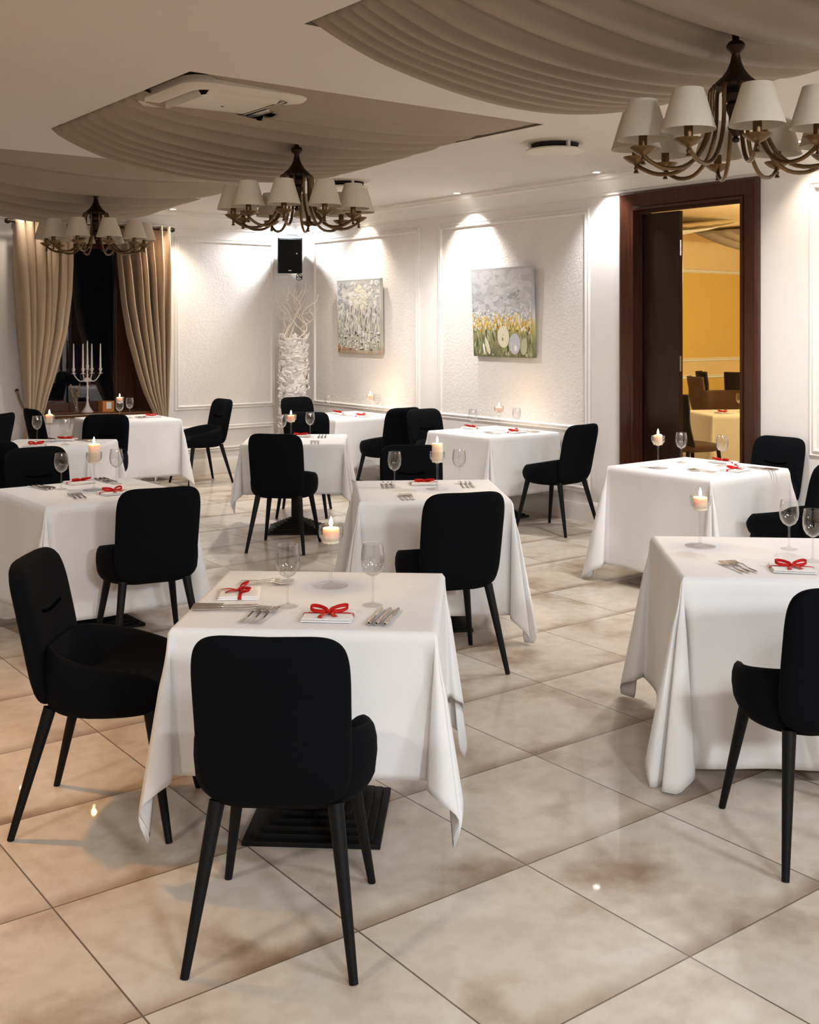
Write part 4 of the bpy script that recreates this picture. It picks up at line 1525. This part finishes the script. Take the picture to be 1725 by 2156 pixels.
def mk_napkin():
    t = empty('folded_napkin')
    w, d = .155, .135
    mb = MB()
    layers = [(0, .006), (.0065, .012)]
    for k, (z0, z1) in enumerate(layers):
        s = 1 - .04 * k

        def surf(i, j, z0=z0, z1=z1, s=s):
            # closed rounded section swept along x
            q = 2 * math.pi * i
            yy = math.copysign(abs(math.cos(q)) ** .28, math.cos(q)) * d / 2 * s
            zz = (z0 + z1) / 2 + math.copysign(abs(math.sin(q)) ** .6, math.sin(q)) * (z1 - z0) / 2
            x = -w / 2 * s + w * s * j
            return Vector((x, yy, zz + .0006 * math.sin(30 * x + 40 * yy)))
        mb.grid(surf, 40, 14, close_u=True)
        o = len(mb.v)
        base = o - 40 * 14
        mb.f.append(tuple(range(base + 39, base - 1, -1)))
        mb.f.append(tuple(range(o - 40, o)))
        mb.mi += [0, 0]
    mb.build('folded_linen', M_NAP, t, angle=50)
    mb = MB()
    z = .0135
    # band across the napkin
    n = 9
    ribbon_strip(mb, [(-w / 2 - .002, .005, .002), (-w / 2 - .001, .005, z - .002)] + [(-w / 2 + w * k / n, .005, z) for k in range(1, n)] + [(w / 2 + .001, .005, z - .002), (w / 2 + .002, .005, .002)],
                 [(0, 1, 0)] * (n + 3), .012)
    rib = mb.build('ribbon_bow', M_RIB, t, angle=60, solid=.0006)
    mb = MB()
    for s, tw in ((-1, .25), (1, .55)):
        pts, sd = [], []
        for k in range(21):
            q = math.pi * 2 * k / 20
            u = .5 - .5 * math.cos(q)
            pts.append((s * (.003 + .056 * u), .004 + tw * .05 * u + .019 * math.sin(q) * (.3 + .7 * u), z + .0075 + .006 * u + .005 * math.sin(q)))
            sd.append((0, .5, 1))
        ribbon_strip(mb, pts, sd, .0115)
    mb.build('loops', M_RIB, rib, angle=60, solid=.0006)
    mb = MB()
    for s, ex, ey in ((-1, .018, -.062), (1, .030, -.045)):
        pts = [(s * .003, 0, z + .006)] + [(s * ex * k / 6 + .004 * math.sin(k), ey * k / 6, z + .001 + .004 * math.sin(math.pi * k / 6)) for k in range(1, 7)]
        sd = [(1, s * .4, 0)] * 7
        ribbon_strip(mb, pts, sd, .0145)
    mb.build('tails', M_RIB, rib, angle=60, solid=.0006)
    MB().box((0, .002, z + .006), (.014, .015, .011)).build('knot', M_RIB, rib, smooth=False, bevel=.004)
    return t


P_GLASS, P_HOLD, P_FORK, P_KNIFE, P_NAP = proto(mk_glass), proto(mk_holder), proto(mk_fork), proto(mk_knife), proto(mk_napkin)
P_SHORT, P_MELT, P_TALL = proto(lambda: mk_candle(.052)), proto(lambda: mk_candle(.062, .028, 1)), proto(lambda: mk_candle(.105, .030))
WAXH = {0: .052, 1: .062, 2: .105}


def setting(key, candle, glasses, napkins, forks, knives):
    """things laid on one table, given by where they stand on the cloth"""
    ph = TABLES[key][5]
    rt = math.radians(TABLES[key][2])
    if candle:
        u, v, kind = candle
        loc = tp(u, v)
        P_HOLD(loc, 0, 'stemmed glass candle holder on the ' + ph, 'candle holder', 'glass candle holders')
        (P_SHORT, P_MELT, P_TALL)[kind](loc + Vector((0, 0, .1505)), random.uniform(0, 6), ('lit short' if kind == 0 else 'lit dripping' if kind == 1 else 'lit tall') + ' candle on the ' + ph, 'candle', 'lit pillar candles')
        lamp('POINT', 'candle_light', loc + Vector((0, 0, .1505 + WAXH[kind] + .052)), 1.1, (1.0, .62, .28), .012)
    for u, v, w in glasses:
        P_GLASS(tp(u, v), random.uniform(0, 6), f'{w} empty wine glass on the {ph}', 'wine glass', 'empty wine glasses')
    for u, v, dr, w in napkins:
        P_NAP(tp(u, v), rt + math.radians(dr), f'{w} napkin with red bow on the {ph}', 'napkin', 'napkins with red bows')
    for u, v, dr, w in forks:
        place_row(P_FORK, u, v, rt + math.radians(dr), w, 'fork', ph)
    for u, v, dr, w in knives:
        place_row(P_KNIFE, u, v, rt + math.radians(dr), w, 'knife', ph)


def place_row(pf, u, v, rz, w, kind, ph):
    c = tp(u, v)
    x = Vector((math.cos(rz), math.sin(rz), 0))
    for k, nm in ((-1, 'first'), (0, 'middle'), (1, 'last')):
        jit = random.uniform(-.03, .03)
        pf(c + x * (k * .026), rz + jit, f'{nm} {kind} of the {w} three on {ph}', kind, 'table ' + ('forks' if kind == 'fork' else 'knives'))


setting('front', (697, 1233, 0), [(606, 1277, 'left-hand'), (785, 1274, 'right-hand')], [(692, 1300, 0, 'near'), (505, 1252, -82, 'left-side')],
        [(546, 1298, -8, 'near'), (560, 1228, -86, 'far left')], [(808, 1300, -6, 'near right'), (474, 1281, -84, 'left')])
setting('right', (1475, 1150, 0), [(1662, 1156, 'left-hand'), (1712, 1182, 'right-hand')], [(1668, 1200, -4, 'near')], [(1555, 1196, 14, 'near')], [])
setting('middle', (921, 1030, 2), [(831, 1026, 'left-hand'), (967, 1019, 'right-hand')], [(893, 1019, 180, 'far')], [(857, 1048, 4, 'near')], [(818, 1023, 180, 'far left'), (985, 1022, 180, 'far right')])
setting('door', (1386, 986, 1), [(1435, 974, 'left-hand'), (1521, 981, 'right-hand')], [(1549, 991, 0, 'near'), (1522, 974, 90, 'far')], [(1480, 993, 0, 'near')], [(1604, 988, 0, 'near right')])
setting('meadow', (1051, 906, 0), [(996, 911, 'left-hand'), (1088, 907, 'right-hand')], [(994, 902, 90, 'left'), (1085, 911, 0, 'right')], [(1040, 913, 0, 'near')], [(1115, 909, 0, 'right')])
setting('pedestal', (613, 928, 0), [(594, 925, 'left-hand'), (653, 919, 'right-hand')], [(634, 919, 180, 'far')], [(663, 932, 4, 'near')], [(679, 920, 180, 'far')])
setting('left', (198, 1032, 2), [(129, 1030, 'left-hand'), (245, 1019, 'right-hand')], [(168, 1017, 180, 'far'), (240, 1039, 0, 'near')], [(163, 1046, -10, 'near')], [(87, 1027, 10, 'left'), (224, 1013, 180, 'far right')])
setting('rear', (104, 930, 1), [(78, 929, 'left-hand'), (137, 936, 'right-hand')], [(74, 939, 0, 'near'), (139, 927, 180, 'far')], [], [(177, 928, 60, 'right')])
setting('window', (252, 880, 0), [(252, 886, 'left-hand'), (273, 880, 'right-hand')], [(320, 878, 0, 'right')], [(297, 880, 0, 'middle')], [])
setting('corner', (780, 873, 0), [(691, 869, 'left-hand'), (794, 870, 'right-hand')], [(714, 871, 90, 'left'), (763, 877, 0, 'right')], [(730, 876, 0, 'near')], [])

# ------------------------------------------------------------------ furniture of the yellow room
def far_chair(loc, rz, label, mat, h=.98):
    t = empty('curved_chair', loc, rz, label, 'chair', 'curved-back chairs in the yellow room')

    def surf(i, j):
        q = (i - .5)
        z = .46 + (h - .46) * j
        x = .43 * q * (1 + .12 * j)
        y = -.20 - .05 * j - .10 * math.sin(j * 3.14 * .9) * .6 - .16 * max(0, j - .72) + .34 * q * q
        return Vector((x, y, z))
    MB().grid(surf, 15, 16).build('backrest', mat, t, angle=180, solid=.045)
    mb = MB()
    for k, (s, z) in enumerate(((.9, .42), (1, .43), (1, .47), (.92, .49), (0.02, .495))):
        for i in range(28):
            q = 2 * math.pi * i / 28
            mb.v.append(Vector((.23 * s * math.copysign(abs(math.cos(q)) ** .6, math.cos(q)), .02 + .23 * s * math.copysign(abs(math.sin(q)) ** .6, math.sin(q)), z)))
    for k in range(4):
        for i in range(28):
            mb.f.append((k * 28 + i, k * 28 + (i + 1) % 28, (k + 1) * 28 + (i + 1) % 28, (k + 1) * 28 + i))
    mb.f.append(tuple(range(27, -1, -1)))
    mb.mi = [0] * len(mb.f)
    mb.build('seat', M_BROWNC, t, angle=50)
    for sx in (-1, 1):
        for y, dy in ((-.18, -.06), (.20, .04)):
            MB().tube([(sx * .19, y, .43), (sx * .205, y + dy * .5, .2), (sx * .21, y + dy, 0)], [.02, .017, .013], 10).build('leg', M_DARKC, t)
    return t


def ray_at(u, Y):
    return Vector(((u - CX) / FPX * Y, Y, 0))


ft = ray_at(1545, 11.75)
ftz = TZ
t = empty('dining_table', ft, math.radians(8), 'table under cream cloth in the yellow room beyond doorway', 'table', 'square pedestal tables')
make_table_parts(t, .80)
o = cloth_mesh(.80, .5, 77).build('tablecloth', M_CREAM, smooth=True, angle=180, solid=.0015)
o.location = ft
o.rotation_euler = (0, 0, math.radians(8))
tag(o, 'cream cloth on the table in the yellow room', 'tablecloth', 'white tablecloths')
P_GLASS(ray_at(1558, 11.75) + Vector((0, 0, CT)), 0, 'wine glass on the cream cloth in the yellow room', 'wine glass', 'empty wine glasses')
P_NAP(ray_at(1524, 11.62) + Vector((0, 0, CT)), .3, 'napkin with red bow on the cream cloth in the yellow room', 'napkin', 'napkins with red bows')
far_chair(ray_at(1452, 11.0), heading(.9, .45), 'dark curved chair beside the door leaf in the yellow room', M_DARKC)
far_chair(ray_at(1500, 14.2), heading(1, .1), 'brown curved chair in the middle of the yellow room', M_BROWNC, 1.0)
far_chair(ray_at(1514, 15.3), heading(1, -.1), 'farthest dark curved chair against the gold wall', M_DARKC, 1.02)
far_chair(ray_at(1558, 16.2), heading(.2, 1), 'black curved chair at the right side of the door gap', M_DARKC, .98)
far_chair(ray_at(1536, 12.95), heading(0, -1), 'low brown chair behind the cream table in the yellow room', M_BROWNC, .88)
